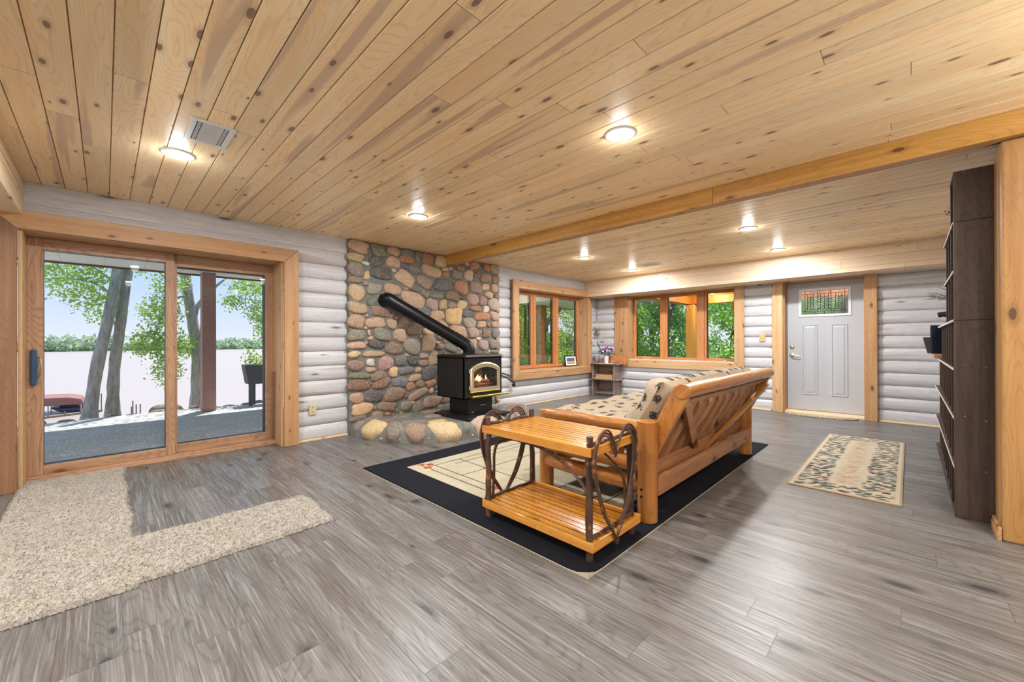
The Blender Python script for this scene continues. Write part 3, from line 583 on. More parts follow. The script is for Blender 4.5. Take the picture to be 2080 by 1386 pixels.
STONES = "2.24 2.35 27 14 -8 t;2.50 2.37 20 17 -0 e;2.72 2.39 17 12 -15 t;2.93 2.42 20 10 -0 u;3.11 2.41 12 10 -0 e;3.26 2.34 21 15 -0 o;3.50 2.36 23 17 -0 y;2.19 2.21 20 11 -8 y;2.62 2.30 7 6 -0 e;2.47 2.20 20 14 -0 n;2.33 2.15 10 5 -0 w;2.71 2.22 19 16 -0 t;2.92 2.29 21 13 -5 o;2.88 2.19 10 8 -0 u;3.08 2.32 8 9 -0 g;2.20 2.06 21 16 -0 g;2.34 2.00 8 11 -0 y;2.54 2.05 33 15 -5 d;2.72 2.11 7 5 -0 w;3.04 2.16 20 12 -10 e;3.32 2.17 33 16 -5 y;2.89 2.02 31 18 -30 t;3.20 2.00 24 17 -15 p;2.19 1.93 17 9 -0 b;2.32 1.90 7 7 -0 g;3.56 2.23 11 6 -0 y;3.57 2.15 11 9 -0 o;3.77 2.17 19 14 -0 g;4.12 2.36 22 12 10 o;4.38 2.39 14 13 -0 o;4.56 2.36 22 15 -0 t;4.00 2.19 18 18 -0 t;4.36 2.19 22 15 -0 p;4.57 2.19 16 14 -0 b;3.84 2.28 16 8 -0 b;3.91 2.11 13 8 -0 u;2.21 1.77 22 19 -0 t;2.44 1.84 19 15 -0 g;2.70 1.85 23 16 -0 t;3.53 1.99 35 17 -0 u;3.86 1.99 25 20 -0 o;4.15 2.01 26 19 -0 p;4.35 2.04 18 10 -0 y;4.56 2.04 18 13 -0 t;3.21 1.84 14 10 -25 e;3.41 1.82 25 8 -0 e;3.07 1.87 18 3 -5 b;2.90 1.88 8 4 -0 t;3.02 1.74 39 19 -12 t;3.69 1.84 25 14 -5 b;3.86 1.84 14 9 -0 d;4.09 1.82 22 19 -0 p;4.43 1.92 20 10 -10 t;4.60 1.91 11 9 -0 b;2.42 1.67 12 13 -20 e;2.22 1.58 26 14 -5 t;3.33 1.69 20 17 -10 q;3.52 1.70 13 15 -0 y;3.68 1.70 13 9 -0 p;3.87 1.72 18 14 -0 y;4.30 1.81 18 14 -0 p;4.54 1.77 24 20 -0 q;4.15 1.68 25 8 -0 o;4.36 1.68 13 11 -0 w;2.53 1.55 30 12 -8 b;3.19 1.58 22 14 -30 u;3.41 1.53 22 17 10 t;3.72 1.54 32 24 -0 Y;3.97 1.59 18 12 -0 u;4.28 1.56 33 13 -0 o;4.56 1.58 19 14 -0 t;2.20 1.41 22 16 -10 t;2.46 1.40 27 14 8 t;2.69 1.39 14 13 -0 t;2.86 1.41 14 13 -0 b;3.03 1.32 22 16 -10 b;3.50 1.40 20 12 -30 t;4.02 1.45 24 16 -0 q;4.27 1.43 18 11 -0 t;4.42 1.43 9 8 -0 b;4.57 1.44 18 10 -0 t;2.21 1.24 22 14 -0 e;2.37 1.27 4 7 10 t;2.39 1.20 7 5 -0 t;2.55 1.25 25 15 -15 g;2.81 1.24 20 17 10 t;3.26 1.29 19 9 -25 y;3.81 1.31 30 18 -10 t;4.10 1.30 23 16 -0 q;4.37 1.28 20 12 -0 b;4.58 1.29 16 15 -0 g;4.20 1.20 11 5 -0 w;2.21 1.11 23 9 -3 t;2.47 1.12 22 11 -5 d;2.72 1.06 24 16 -15 b;3.00 1.09 26 22 10 g;3.26 1.13 23 22 -0 t;3.47 1.08 14 8 -0 p;3.66 1.05 22 10 -20 e;4.07 1.10 19 18 -0 t;4.31 1.10 21 16 -0 q;4.55 1.11 24 15 -0 g;4.56 0.99 19 6 -0 g;3.42 1.14 6 4 -0 w;2.18 1.00 15 8 -0 y;2.43 1.00 27 8 -0 t;2.60 0.87 22 17 -0 p;2.82 0.90 19 13 -0 u;3.01 0.89 17 13 -0 d;2.91 0.97 7 4 -0 t;3.18 0.95 13 8 -0 p;3.18 0.85 16 9 8 b;3.35 0.91 17 21 -0 t;2.39 0.89 11 9 -0 w;2.20 0.86 20 14 -0 b;2.39 0.80 14 6 -0 t;2.71 0.75 13 13 -0 y;2.90 0.76 23 10 8 u;3.09 0.76 9 8 -0 t;3.28 0.71 26 20 15 d;2.25 0.73 29 7 -0 e;2.50 0.71 20 13 10 b;3.04 0.65 19 10 8 t;2.24 0.61 28 15 -0 r;2.54 0.61 25 13 20 r;2.81 0.61 24 14 5 u;2.96 0.54 14 11 20 o;3.12 0.56 13 11 -0 b;3.30 0.56 18 11 20 o;2.21 0.45 18 13 5 t;2.44 0.45 23 14 -5 d;2.73 0.45 30 18 -0 b;3.09 0.42 31 12 20 p;3.31 0.45 7 8 -0 t;3.32 0.29 29 17 -0 p;2.28 0.31 29 14 5 y;2.62 0.30 29 11 -10 b;2.90 0.28 16 13 -0 e;3.09 0.24 18 17 30 g;3.00 0.31 7 5 -0 t;2.48 0.20 17 9 5 p;2.63 0.20 7 5 -0 o;2.23 0.20 23 7 10 e;3.57 0.29 15 10 -0 p;3.54 0.19 24 10 -0 g"
fw = thing('fireplace_wall', 'floor to ceiling fieldstone wall of rounded multicoloured stones', 'stone wall', (3.38, 4.99, 0))
b = MB(); nx, nz = 90, 70; X0, X1 = 2.115, 4.655; Z1 = CZ-0.002
vs = []
for i in range(nx+1):
    for k in range(nz+1):
        x = X0+(X1-X0)*i/nx; z = Z1*k/nz; vs.append((x, 4.915+0.010*math.sin(x*17+z*9)*math.sin(z*21-x*5)+RN.uniform(-.003, .003), z))
b.add(vs, [(i*(nz+1)+k, (i+1)*(nz+1)+k, (i+1)*(nz+1)+k+1, i*(nz+1)+k+1) for i in range(nx) for k in range(nz)])
b.box(X0, X1, 4.93, 5.03, 0, Z1)
for xx in (X0, X1): b.box(xx-0.001, xx+0.001, 4.915, 4.93, 0, Z1)
PT(b, 'mortar', M['mortar'], fw, smooth=True)
rr = random.Random(5); b = MB(); placed = []
ex, ez, ny = Vector((1, 0, 0)), Vector((0, 0, 1)), Vector((0, -1, 0))
for s_ in STONES.split(';'):
    a = s_.split(); x, z, w_, h_, an = float(a[0]), float(a[1]), float(a[2])/100, float(a[3])/100, math.radians(float(a[4]))
    x = max(X0+w_*0.42, min(X1-w_*0.40, x)); z = min(z, CZ-0.01-h_*0.46) 
    placed.append((x, z, max(w_, h_)/2, min(w_, h_)/2)); stone(b, Vector((x, 4.915, z)), ex, ez, ny, w_*1.03, h_*1.04, an, TONE[a[5]], 0.022+0.09*min(w_, h_), rr, 2.4+rr.random()*1.2)
keys = list('tgebpouqtby'); 
for tr in range(9000):
    x = rr.uniform(X0+0.03, X1-0.03); z = rr.uniform(0.03, CZ-0.03)
    best = min((math.hypot((x-p[0]), (z-p[1]))-(p[2]*0.62+p[3]*0.5)) for p in placed)
    if best > 0.028:
        r_ = min(best-0.008, 0.075)*2*rr.uniform(0.85, 1.0); q = rr.uniform(0.75, 1.0)
        placed.append((x, z, r_/2, r_*q/2)); stone(b, Vector((x, 4.915, z)), ex, ez, ny, r_, r_*q, rr.random()*3, TONE[rr.choice(keys)], 0.018+0.09*r_, rr, 2.3, 12)
for xx, sg in ((X1, 1),):                                  # stones wrapping the right end, scalloped edge
    z = 0.12
    while z < CZ-0.1:
        h_ = rr.uniform(0.1, 0.17); stone(b, Vector((xx-0.035, 4.955, z+h_/2)), Vector((0, 1, 0)), ez, Vector((1, 0, 0)), 0.13, h_*0.94, 0, TONE[rr.choice('tbgptoyg')], 0.06, rr, 2.6, 14); z += h_
PT(b, 'stones', M['stone'], fw, smooth=True, angle=70)

ht = thing('hearth', 'low curved fieldstone hearth under the black stove', 'hearth', (3.6, 4.4, 0))
out = [(2.12, 4.905), (2.13, 4.74), (2.28, 4.30), (2.50, 3.98), (2.83, 3.78), (3.27, 3.70), (3.75, 3.80), (4.25, 4.02), (4.70, 4.27), (5.02, 4.52), (5.14, 4.80), (5.14, 4.905)]
oc = crom([(x, y, 0) for x, y in out], 6); HZ = 0.178
def hz(x, y): return HZ if x < 3.9 else HZ-0.11*min(1, (x-3.9)/0.9)
def rimpt(p, s):                                            # s: 1 outer, 0 centre
    c = Vector((3.5, 4.9, 0)); return c+(p-c)*s
b = MB(); lv = [(1.0, 0.0), (0.995, 0.09), (0.975, 0.145), (0.93, 0.172), (0.85, 0.178), (0.7, 0.178), (0.5, 0.178), (0.25, 0.178), (0.02, 0.178)]
vs = []
for s_, z in lv:
    for p in oc:
        q = rimpt(p, s_); q.y = min(q.y, 4.905); k = hz(q.x, q.y)/HZ; vs.append((q.x, q.y, z*k+RN.uniform(-.003, .003)*(z > 0)))
n = len(oc); b.add(vs, [(i*n+j, i*n+j+1, (i+1)*n+j+1, (i+1)*n+j) for i in range(len(lv)-1) for j in range(n-1)])
PT(b, 'mortar', M['mortar'], ht, smooth=True, angle=60)
b = MB(); rr = random.Random(9)
acc = [0]; 
for i in range(1, n): acc.append(acc[-1]+(oc[i]-oc[i-1]).length)
def at(d):
    i = max(1, next((k for k in range(n) if acc[k] >= d), n-1)); f = (d-acc[i-1])/max(1e-6, acc[i]-acc[i-1]); p = oc[i-1].lerp(oc[i], f); return p, (oc[i]-oc[i-1]).normalized()
d = 0.08; seq = [(0.12, 'g'), (0.36, 'y'), (0.24, 'g'), (0.28, 'b'), (0.42, 'y'), (0.10, 'u'), (0.50, 'q'), (0.14, 'g'), (0.3, 'g'), (0.25, 'p'), (0.3, 'g'), (0.3, 'b'), (0.26, 'g'), (0.28, 'p'), (0.2, 'g')]
for ln, cc in seq:
    if d+ln > acc[-1]-0.05: break
    p, tg = at(d+ln/2); nrm = Vector((tg.y, -tg.x, 0)); nrm = nrm if (p+nrm-Vector((3.5, 4.9, 0))).length > (p-Vector((3.5, 4.9, 0))).length else -nrm
    hh = hz(p.x, p.y); c0 = p-nrm*0.095; c0.z = hh*0.47
    up = (Vector((0, 0, 1))*0.8+nrm*0.65).normalized(); inw = up.cross(tg).normalized()
    stone(b, c0, tg, inw, up, ln*0.96, (0.25 if ln > 0.2 else 0.16)*hh/HZ+0.02, rr.uniform(-.16, .16), TONE[cc], rr.uniform(0.098, 0.112)*hh/HZ, rr, 2.5, 22); d += ln+rr.uniform(0.0, 0.03)
for k in range(28):
    p, tg = at(rr.uniform(0.2, acc[-1]-0.3)); q = rimpt(p, 1.0); r_ = rr.uniform(0.015, 0.035)
    nrm = (p-Vector((3.5, 4.9, 0))).normalized(); q.z = rr.uniform(0.02, 0.05); stone(b, q-nrm*0.006, tg, Vector((0, 0, 1)), nrm, r_, r_*0.8, 0, TONE[rr.choice('wtgq')], 0.012, rr, 2.2, 10)
top = [(2.42, 4.62, .34, .16, .3, 'b'), (2.65, 4.30, .30, .14, -.5, 'g'), (2.86, 4.12, .26, .12, -.2, 'Y'), (2.75, 4.75, .3, .2, .1, 'e'), (3.02, 4.45, .22, .2, .2, 'g'), (3.2, 4.78, .3, .18, 0, 'b'), (2.40, 4.86, .24, .12, 0, 'g'),
       (3.95, 4.0, .22, .14, .4, 'g'), (4.05, 4.35, .34, .26, .3, 'u'), (4.2, 4.72, .4, .26, .1, 'p'), (4.6, 4.75, .34, .24, .1, 'g'), (4.5, 4.45, .36, .2, .4, 'b'), (4.85, 4.62, .24, .16, .3, 'u'), (3.9, 4.7, .22, .22, .0, 'g'), (4.9, 4.85, .22, .12, 0, 'p')]
for x, y, w_, h_, an, cc in top: stone(b, Vector((x, y, hz(x, y)-0.004)), ex, Vector((0, 1, 0)), Vector((0, 0, 1)), w_, h_, an, TONE[cc], 0.022 if x < 3.8 else 0.030, rr, 2.8, 16)
PT(b, 'stones', M['stone'], ht, smooth=True, angle=70)

# ------------------------------------------------------------------ wood stove
sv = thing('wood_stove', 'black pedestal gas stove with brass arched door and burning fire', 'stove', (3.47, 4.24, 0.19)); SO = Vector(sv.location)
BX0, BX1, BY0, BY1, BZ0, BZ1 = 3.15, 3.80, 3.96, 4.53, 0.425, 0.95
b = MB(); b.box(3.09, 3.83, 3.815, 4.52, 0.19, 0.216); PT(b, 'base_plate', M['black'], sv, bevel=0.006)
b = MB(); b.box(3.27, 3.68, 4.02, 4.42, 0.216, 0.43); ped = PT(b, 'pedestal', M['black'], sv, bevel=0.004)
b = MB(); b.box(3.46, 3.55, 4.012, 4.02, 0.317, 0.322); o = PT(b, 'drawer_pull', M['chrome'], ped, bevel=0.001)
b = MB(); b.box(3.315, 3.355, 4.016, 4.02, 0.232, 0.25); PT(b, 'badge', M['gold'], ped)
# body with an opening in the front for the fire
ox0, ox1, oz0, oz1 = 3.275, 3.705, 0.56, 0.84
b = MB()
for q in ((BX0, BX0+0.012, BY0, BY1, BZ0, BZ1), (BX1-0.012, BX1, BY0, BY1, BZ0, BZ1), (BX0, BX1, BY1-0.012, BY1, BZ0, BZ1), (BX0, BX1, BY0, BY1, BZ0, BZ0+0.012),
          (BX0, BX1, BY0, BY1, BZ1-0.012, BZ1), (BX0, ox0, BY0, BY0+0.02, BZ0, BZ1), (ox1, BX1, BY0, BY0+0.02, BZ0, BZ1), (ox0, ox1, BY0, BY0+0.02, BZ0, oz0), (ox0, ox1, BY0, BY0+0.02, oz1, BZ1)): b.box(*q)
sbody = PT(b, 'stove_body', M['black'], sv)
b = MB(); b.box(BX0-0.02, BX1+0.02, BY0-0.03, BY1+0.01, BZ1, BZ1+0.008); b.box(BX0-0.005, BX1+0.0, BY0-0.015, BY1, BZ1+0.009, BZ1+0.034); tpl = PT(b, 'top_plate', M['black'], sv, bevel=0.006)
b = MB(); b.box(BX0+0.02, BX1-0.005, BY0-0.018, BY0-0.0155, BZ1+0.012, BZ1+0.018); b.box(BX0+0.02, BX1-0.005, BY0-0.018, BY0-0.0155, BZ1+0.024, BZ1+0.029); PT(b, 'trim_strip', M['brass'], tpl)
b = MB(); 
for k in range(9): b.box(BX0-0.003, BX0, BY0+0.09, BY0+0.40, BZ1-0.085+k*0.006, BZ1-0.082+k*0.006)
PT(b, 'side_vent', M['dark'], sbody)
def arch(x0, x1, z0, zs, zt, n=14):                       # outline: bottom-left, bottom-right, then arch back
    p = [(x0, z0), (x1, z0), (x1, zs)]
    for i in range(1, n): u = i/n; p.append((x1+(x0-x1)*u, zs+(zt-zs)*math.sin(PI*u)**0.75))
    return p+[(x0, zs)]
dr = MB(); o_ = arch(3.235, 3.752, 0.505, 0.80, 0.885); m1 = arch(3.25, 3.737, 0.52, 0.793, 0.872); i_ = arch(3.287, 3.700, 0.562, 0.765, 0.825)
n = len(o_)
def rg(pts, y): return [(x, y, z) for x, z in pts]
V = rg(o_, 3.952)+rg(o_, 3.935)+rg(m1, 3.925)+rg(i_, 3.93)+rg(i_, 3.965)
dr.add(V, [(k*n+i, k*n+(i+1) % n, (k+1)*n+(i+1) % n, (k+1)*n+i) for k in range(4) for i in range(n)])
sdoor = PT(dr, 'door', M['brass'], sv, smooth=True, angle=35)
dk = MB(); i2 = arch(3.298, 3.689, 0.572, 0.758, 0.814); n = len(i_); dk.add(rg(i_, 3.945)+rg(i2, 3.945)+rg(i2, 3.968), [(k*n+i, k*n+(i+1) % n, (k+1)*n+(i+1) % n, (k+1)*n+i) for k in range(2) for i in range(n)]); PT(dk, 'door_gasket', M['dark'], sdoor)
b = MB(); b.box(3.285, 3.702, 3.957, 3.959, 0.56, 0.83); PT(b, 'door_glass', glass('stove_glass', (0.9, 0.88, 0.86, 1), 0.03), sdoor)
b = MB()
for z in (0.565, 0.775): b.cyl((3.228, 3.94, z-0.022), (3.228, 3.94, z+0.022), 0.011, n=10); b.box(3.225, 3.24, 3.933, 3.95, z-0.012, z+0.012)
for z in (0.565, 0.775):
    q = MB(); q.cyl((3.226, 3.938, z-0.024), (3.226, 3.938, z+0.024), 0.012, n=10); q.box(3.226, 3.242, 3.93, 3.95, z-0.012, z+0.012); PT(q, 'hinge', M['brass'], sdoor, smooth=True)
b = MB(); b.box(3.205, 3.845, 3.855, 3.965, 0.447, 0.458); b.box(3.205, 3.845, 3.85, 3.862, 0.447, 0.472); PT(b, 'ash_ledge', M['gold'], sv, bevel=0.004)
b = MB(); b.tube([(3.748, 3.932, 0.72), (3.775, 3.92, 0.722), (3.80, 3.90, 0.715), (3.86, 3.87, 0.69)], 0.008, 8); PT(b, 'door_latch', M['black'], sdoor, smooth=True)
# fire inside
b = MB()
for q in ((ox0-0.02, ox1+0.02, 4.27, 4.28, 0.52, 0.88), (ox0-0.02, ox1+0.02, 3.985, 4.28, 0.52, 0.53)): b.box(*q)
PT(b, 'firebox', plain('sooty_brick', (92, 84, 82), 0.9, bumpy=0.6, scale=20), sv)
b = MB(); rr = random.Random(3); bark = plain('charred_log', (112, 84, 72), 0.9, bumpy=0.9, scale=45)
for (x0, y0, z0), (x1, y1, z1), r in (((3.29, 4.06, 0.575), (3.69, 4.03, 0.58), 0.026), ((3.30, 4.14, 0.60), (3.68, 4.12, 0.61), 0.03), ((3.34, 4.05, 0.625), (3.58, 4.16, 0.645), 0.022), ((3.66, 4.05, 0.62), (3.46, 4.15, 0.65), 0.022)):
    q = MB(); q.tube([Vector((x0, y0, z0)).lerp(Vector((x1, y1, z1)), k/8) for k in range(9)], r, 10, wob=0.3, seed=int(x0*1000)); PT(q, 'fire_log', bark, sv, smooth=True)
t = NT('orange_embers'); v = t.vor(t.obj(), 60); t.b.inputs['Emission Color'].default_value = (1, 0.25, 0.12, 1); t.L(t.mr(v.outputs['Distance'], 0.1, 0.5, 1.2, 0.0), t.b.inputs['Emission Strength']); t.set(srgb(110, 60, 50), 0.9)
b = MB()
for k in range(60):
    c = Vector((rr.uniform(3.30, 3.69), rr.uniform(4.0, 4.05), 0.54+rr.random()*0.02)); stone(b, c, ex, Vector((0, 1, 0)), Vector((0, 0, 1)), 0.03, 0.025, rr.random()*3, (90, 70, 60), 0.012, rr, 2.2, 7)
b.col = None; o = PT(b, 'embers', t.mat, sv, smooth=True); o['kind'] = 'stuff'
t = NT('flame'); t.t.nodes.remove(t.b); Z = t.sep(t.obj())[2]; fr = t.mr(Z, 0.60, 0.75)
em = t.n('Emission'); t.L(t.mix(fr, (1, 0.75, 0.35, 1), (1, 0.25, 0.06, 1)), em.inputs[0]); em.inputs[1].default_value = 3.0
tr = t.n('BsdfTransparent'); lw = t.n('LayerWeight'); lw.inputs[0].default_value = 0.35; mx = t.n('MixShader')
t.L(t.mr(lw.outputs['Facing'], 0.25, 0.9, 0.85, 0.0), mx.inputs[0]); t.L(tr.outputs[0], mx.inputs[1]); t.L(em.outputs[0], mx.inputs[2]); t.L(mx.outputs[0], t.out.inputs[0]); fm = t.mat
for x, y, z, h_, w_ in ((3.36, 4.09, 0.60, 0.075, 0.018), (3.335, 4.10, 0.59, 0.045, 0.014), (3.47, 4.10, 0.63, 0.07, 0.022), (3.50, 4.09, 0.62, 0.10, 0.03), (3.53, 4.10, 0.62, 0.08, 0.028), (3.56, 4.11, 0.62, 0.05, 0.02), (3.645, 4.10, 0.61, 0.10, 0.016), (3.66, 4.09, 0.60, 0.06, 0.014)):
    q = MB(); q.lathe([(0.002, 0), (w_*0.8, h_*0.1), (w_, h_*0.25), (w_*0.65, h_*0.5), (w_*0.3, h_*0.78), (0.001, h_)], (x, y, z), 10)
    q.v = [(vx+0.012*math.sin((vz-z)*50+x*90), vy, vz) for vx, vy, vz in q.v]; PT(q, 'flame', fm, sv, smooth=True)
fl = bpy.data.lights.new('fire_glow', 'POINT'); fl.energy = 1.3; fl.color = (1, 0.5, 0.25); fl.shadow_soft_size = 0.05; fo = bpy.data.objects.new('fire_glow', fl); C.objects.link(fo); fo.parent = sv; fo.location = Vector((3.5, 4.03, 0.70))-SO
# flue pipe
fp = thing('stove_pipe', 'black stovepipe slanting from the stove up into the stone wall', 'stove pipe', (3.49, 4.27, 0.99))
path = crom([(3.485, 4.27, 0.985), (3.485, 4.27, 1.04), (3.46, 4.29, 1.10), (3.40, 4.34, 1.155)], 5)
q = MB(); q.tube(path, 0.083, 24); q2 = MB()
PT(q, 'elbow', M['pipe'], fp, smooth=True)
A_, B_ = Vector((3.40, 4.34, 1.155)), Vector((2.66, 4.80, 1.668)); dd = (B_-A_)
q = MB(); q.tube([A_, A_+dd*0.12, A_+dd*0.121, A_+dd*0.62, A_+dd*0.621, B_], [0.085, 0.085, 0.081, 0.081, 0.084, 0.084], 28); sp_ = PT(q, 'straight_pipe', M['pipe'], fp, smooth=True, angle=30)
q = MB(); q.tube(crom([B_, B_+dd*0.08, (2.585, 4.87, 1.705), (2.575, 4.91, 1.705)], 6), 0.087, 24); PT(q, 'wall_elbow', M['pipe'], fp, smooth=True)
for s_ in (0.0, 0.12, 0.62, 0.995): q = MB(); q.tube([A_+dd*(s_-0.004), A_+dd*(s_+0.004)], 0.0875, 28); PT(q, 'seam_band', M['black'], sp_, smooth=True, angle=30)
q = MB(); q.tube([(3.485, 4.27, 0.986), (3.485, 4.27, 0.994)], 0.092, 28); PT(q, 'collar', M['black'], fp, smooth=True, angle=30)
q = MB(); q.tube(crom([(4.99, 4.90, 0.40), (4.96, 4.86, 0.44), (4.85, 4.80, 0.48), (4.55, 4.66, 0.58), (4.2, 4.50, 0.66), (3.95, 4.38, 0.70), (3.812, 4.30, 0.71)], 6), [0.018]*10+[0.010]*27, 8); q.box(4.975, 5.025, 4.885, 4.918, 0.37, 0.42)
tag(q.build('power_cord', M['dark'], smooth=True), 'black power cord between the stove and the wall outlet', 'cord')

# ------------------------------------------------------------------ rugs
def pile(name, a, b_, sc=260, rough=0.95, st=0.5, big=None):
    t = NT(name); o = t.obj(); n = t.noise(o, sc, 2, 0.6); n2 = t.noise(o, 7, 3); c = t.mix(t.mr(n, 0.3, 0.7), srgb(*a), srgb(*b_))
    if big: c = t.mix(t.mr(n2, 0.45, 0.65, 0, 0.5), c, srgb(*big))
    return t.set(c, rough, 0, t.bump(n, st, 0.004), 0.1)
rugb = pile('black_rug_pile', (22, 23, 28), (36, 37, 44)); rugc = pile('cream_rug_pile', (170, 162, 138), (190, 182, 158), big=(162, 154, 130)); rugl = pile('charcoal_rug_line', (44, 36, 36), (58, 48, 46))
rugr = pile('rust_rug_square', (150, 62, 44), (172, 80, 56)); rugy = pile('gold_rug_square', (196, 172, 84), (212, 190, 110)); rugg = pile('grey_rug_block', (92, 92, 86), (108, 106, 98)); rugw = pile('beige_rug_backing', (206, 196, 172), (184, 174, 150), 500)
RX0, RX1, RY0, RY1 = 1.65, 5.135, 1.12, 3.53
rects = [(1.93, 4.86, 1.40, 3.26, 1)]
ln = 0.010
def hl(y, x0, x1, m=2): rects.append((x0, x1, y-ln/2, y+ln/2, m))
def vl(x, y0, y1, m=2): rects.append((x-ln/2, x+ln/2, y0, y1, m))
for sy in (0, 1):
    fy = (lambda y: y) if sy == 0 else (lambda y: 4.66-y)
    def H(y, x0, x1): hl(fy(y), x0, x1)
    H(3.12, 2.02, 4.78); H(3.02, 2.30, 4.5)
for sx in (0, 1):
    fx = (lambda x: x) if sx == 0 else (lambda x: 6.79-x)
    vl(fx(2.05), 1.40, 3.26); vl(fx(2.14), 1.55, 3.12); vl(fx(2.42), 1.6, 3.12)
hl(2.72, 2.14, 4.65); hl(1.95, 2.14, 4.65); vl(3.4, 1.55, 3.12)
for x, y in ((2.42, 2.72), (2.42, 1.95), (2.05, 3.10), (2.12, 3.17), (3.4, 3.02), (2.14, 2.3), (4.37, 2.72), (4.37, 1.95)): rects.append((x-0.03, x+0.03, y-0.03, y+0.03, 3))
rects += [(2.0, 2.05, 3.04, 3.09, 4), (1.96, 2.0, 3.17, 3.21, 4), (2.05, 2.09, 3.2, 3.24, 3), (2.6, 2.95, 1.56, 1.95, 5)]
cx = sorted(set(np.round(np.concatenate([np.linspace(RX0, RX1, 60)]+[[r[0], r[1]] for r in rects]), 4))); cy = sorted(set(np.round(np.concatenate([np.linspace(RY0, RY1, 45)]+[[r[2], r[3]] for r in rects]), 4)))
def rz(x, y):
    d = math.hypot(x-RX0, y-RY0); z = 0.012+0.004*math.sin(x*5.3)*math.sin(y*4.1)*0
    z += 0.035*max(0, 1-d/0.11)**1.5
    return z
rg_ = thing('area_rug', 'large black bordered rug with cream centre under the log futon', 'rug', (3.4, 2.3, 0))
b = MB(); n = len(cy)
b.v = [(x+0.006*math.sin(y*7+1)*(x < RX0+.01), y+0.006*math.sin(x*6)*(y < RY0+.01), rz(x, y)) for x in cx for y in cy]
for i in range(len(cx)-1):
    for j in range(n-1):
        mx_, my_ = (cx[i]+cx[i+1])/2, (cy[j]+cy[j+1])/2; m_i = 0
        for r in rects:
            if r[0] < mx_ < r[1] and r[2] < my_ < r[3]: m_i = r[4]
        b.f.append((i*n+j, (i+1)*n+j, (i+1)*n+j+1, i*n+j+1)); b.m.append(m_i)
PT(b, 'pile', [rugb, rugc, rugl, rugr, rugy, rugg], rg_, smooth=True, fixn=False)
b = MB(); sk = 0.006; pts = [(x, RY0) for x in cx]+[(RX1, y) for y in cy[1:]]+[(x, RY1) for x in cx[::-1][1:]]+[(RX0, y) for y in cy[::-1][1:-1]]
def ofs(x, y, o_): return (x+(-o_ if x <= RX0 else o_ if x >= RX1 else 0), y+(-o_ if y <= RY0 else o_ if y >= RY1 else 0))
V = []; 
for x, y in pts: V.append((x+0.006*math.sin(y*7+1)*(x < RX0+.01), y+0.006*math.sin(x*6)*(y < RY0+.01), rz(x, y)))
for x, y in pts: q = ofs(x, y, 0.010); V.append((q[0], q[1], max(0.004, rz(x, y)-0.014)))
for x, y in pts: q = ofs(x, y, 0.012); V.append((q[0], q[1], 0.001))
n = len(pts); b.add(V, [(k*n+i, k*n+(i+1) % n, (k+1)*n+(i+1) % n, (k+1)*n+i) for k in range(2) for i in range(n)]); b.m = [0]*n+[1]*n
PT(b, 'backing', [rugb, rugw], rg_)

def leafrug():
    t = NT('leaf_border_rug'); X, Y, Z = t.sep(t.obj()); u = t.m('DIVIDE', t.m('SUBTRACT', X, 3.855), 2.407); v = t.m('DIVIDE', t.m('SUBTRACT', Y, 0.04), 0.67)
    eu = t.m('MULTIPLY', t.m('MINIMUM', u, t.m('SUBTRACT', 1.0, u)), 2.407); ev = t.m('MULTIPLY', t.m('MINIMUM', v, t.m('SUBTRACT', 1.0, v)), 0.67)
    ed = t.m('MINIMUM', eu, t.m('MULTIPLY', ev, 1.0)); wob = t.noise(t.obj(), 9, 2)
    inner = t.m('ADD', t.m('MINIMUM', t.m('MULTIPLY', eu, 0.95), ev), t.m('MULTIPLY', wob, 0.10))
    band = t.m('MULTIPLY', t.mr(ed, 0.035, 0.045), t.mr(inner, 0.26, 0.285, 1, 0))
    vv = t.vor(t.vec(t.m('ADD', t.m('MULTIPLY', X, 34), t.m('MULTIPLY', Y, 14)), t.m('MULTIPLY', Y, 17), 0), 1.0, 1.0, dim='2D'); vc = t.sep(vv.outputs['Color'])
    lf = t.m('MULTIPLY', t.mr(vv.outputs['Distance'], 0.42, 0.47, 1, 0), t.m('LESS_THAN', vc[0], 0.86)); n = t.noise(t.obj(), 300, 2)
    base = t.mix(t.mr(n, 0.3, 0.7), srgb(192, 180, 158), srgb(170, 157, 134)); md = t.noise(t.vec(t.m('MULTIPLY', X, 30), t.m('MULTIPLY', Y, 12), 0), 1, 4, 0.7)
    base = t.mix(t.m('MULTIPLY', t.mr(md, 0.44, 0.56), t.mr(inner, 0.28, 0.36, 0, 0.75)), base, srgb(158, 122, 98))
    lc = t.mix(t.mr(vc[1], 0.3, 0.7), srgb(66, 64, 70), srgb(78, 92, 84)); lc = t.mix(t.m('GREATER_THAN', vc[2], 0.8), lc, srgb(120, 96, 86))
    c = t.mix(t.m('MULTIPLY', lf, band), base, lc); c = t.mix(t.mr(t.m('MINIMUM', eu, ev), 0.012, 0.018, 0.7, 0), c, srgb(150, 124, 94))
    return t.set(c, 0.95, 0, t.bump(n, 0.4, 0.003), 0.1)
b = MB(); b.box(3.855, 6.262, 0.04, 0.71, 0.0, 0.010)
tag(b.build('runner_rug', leafrug(), bevel=0.004), 'small beige rug with a dark leafy border beyond the futon', 'rug')
t = NT('braided_mat'); X, Y, Z = t.sep(t.obj()); r_ = t.m('SQRT', t.m('ADD', t.m('POWER', t.m('MULTIPLY', t.m('SUBTRACT', X, 7.86), 1.25), 2.0), t.m('POWER', t.m('SUBTRACT', Y, 0.98), 2.0)))
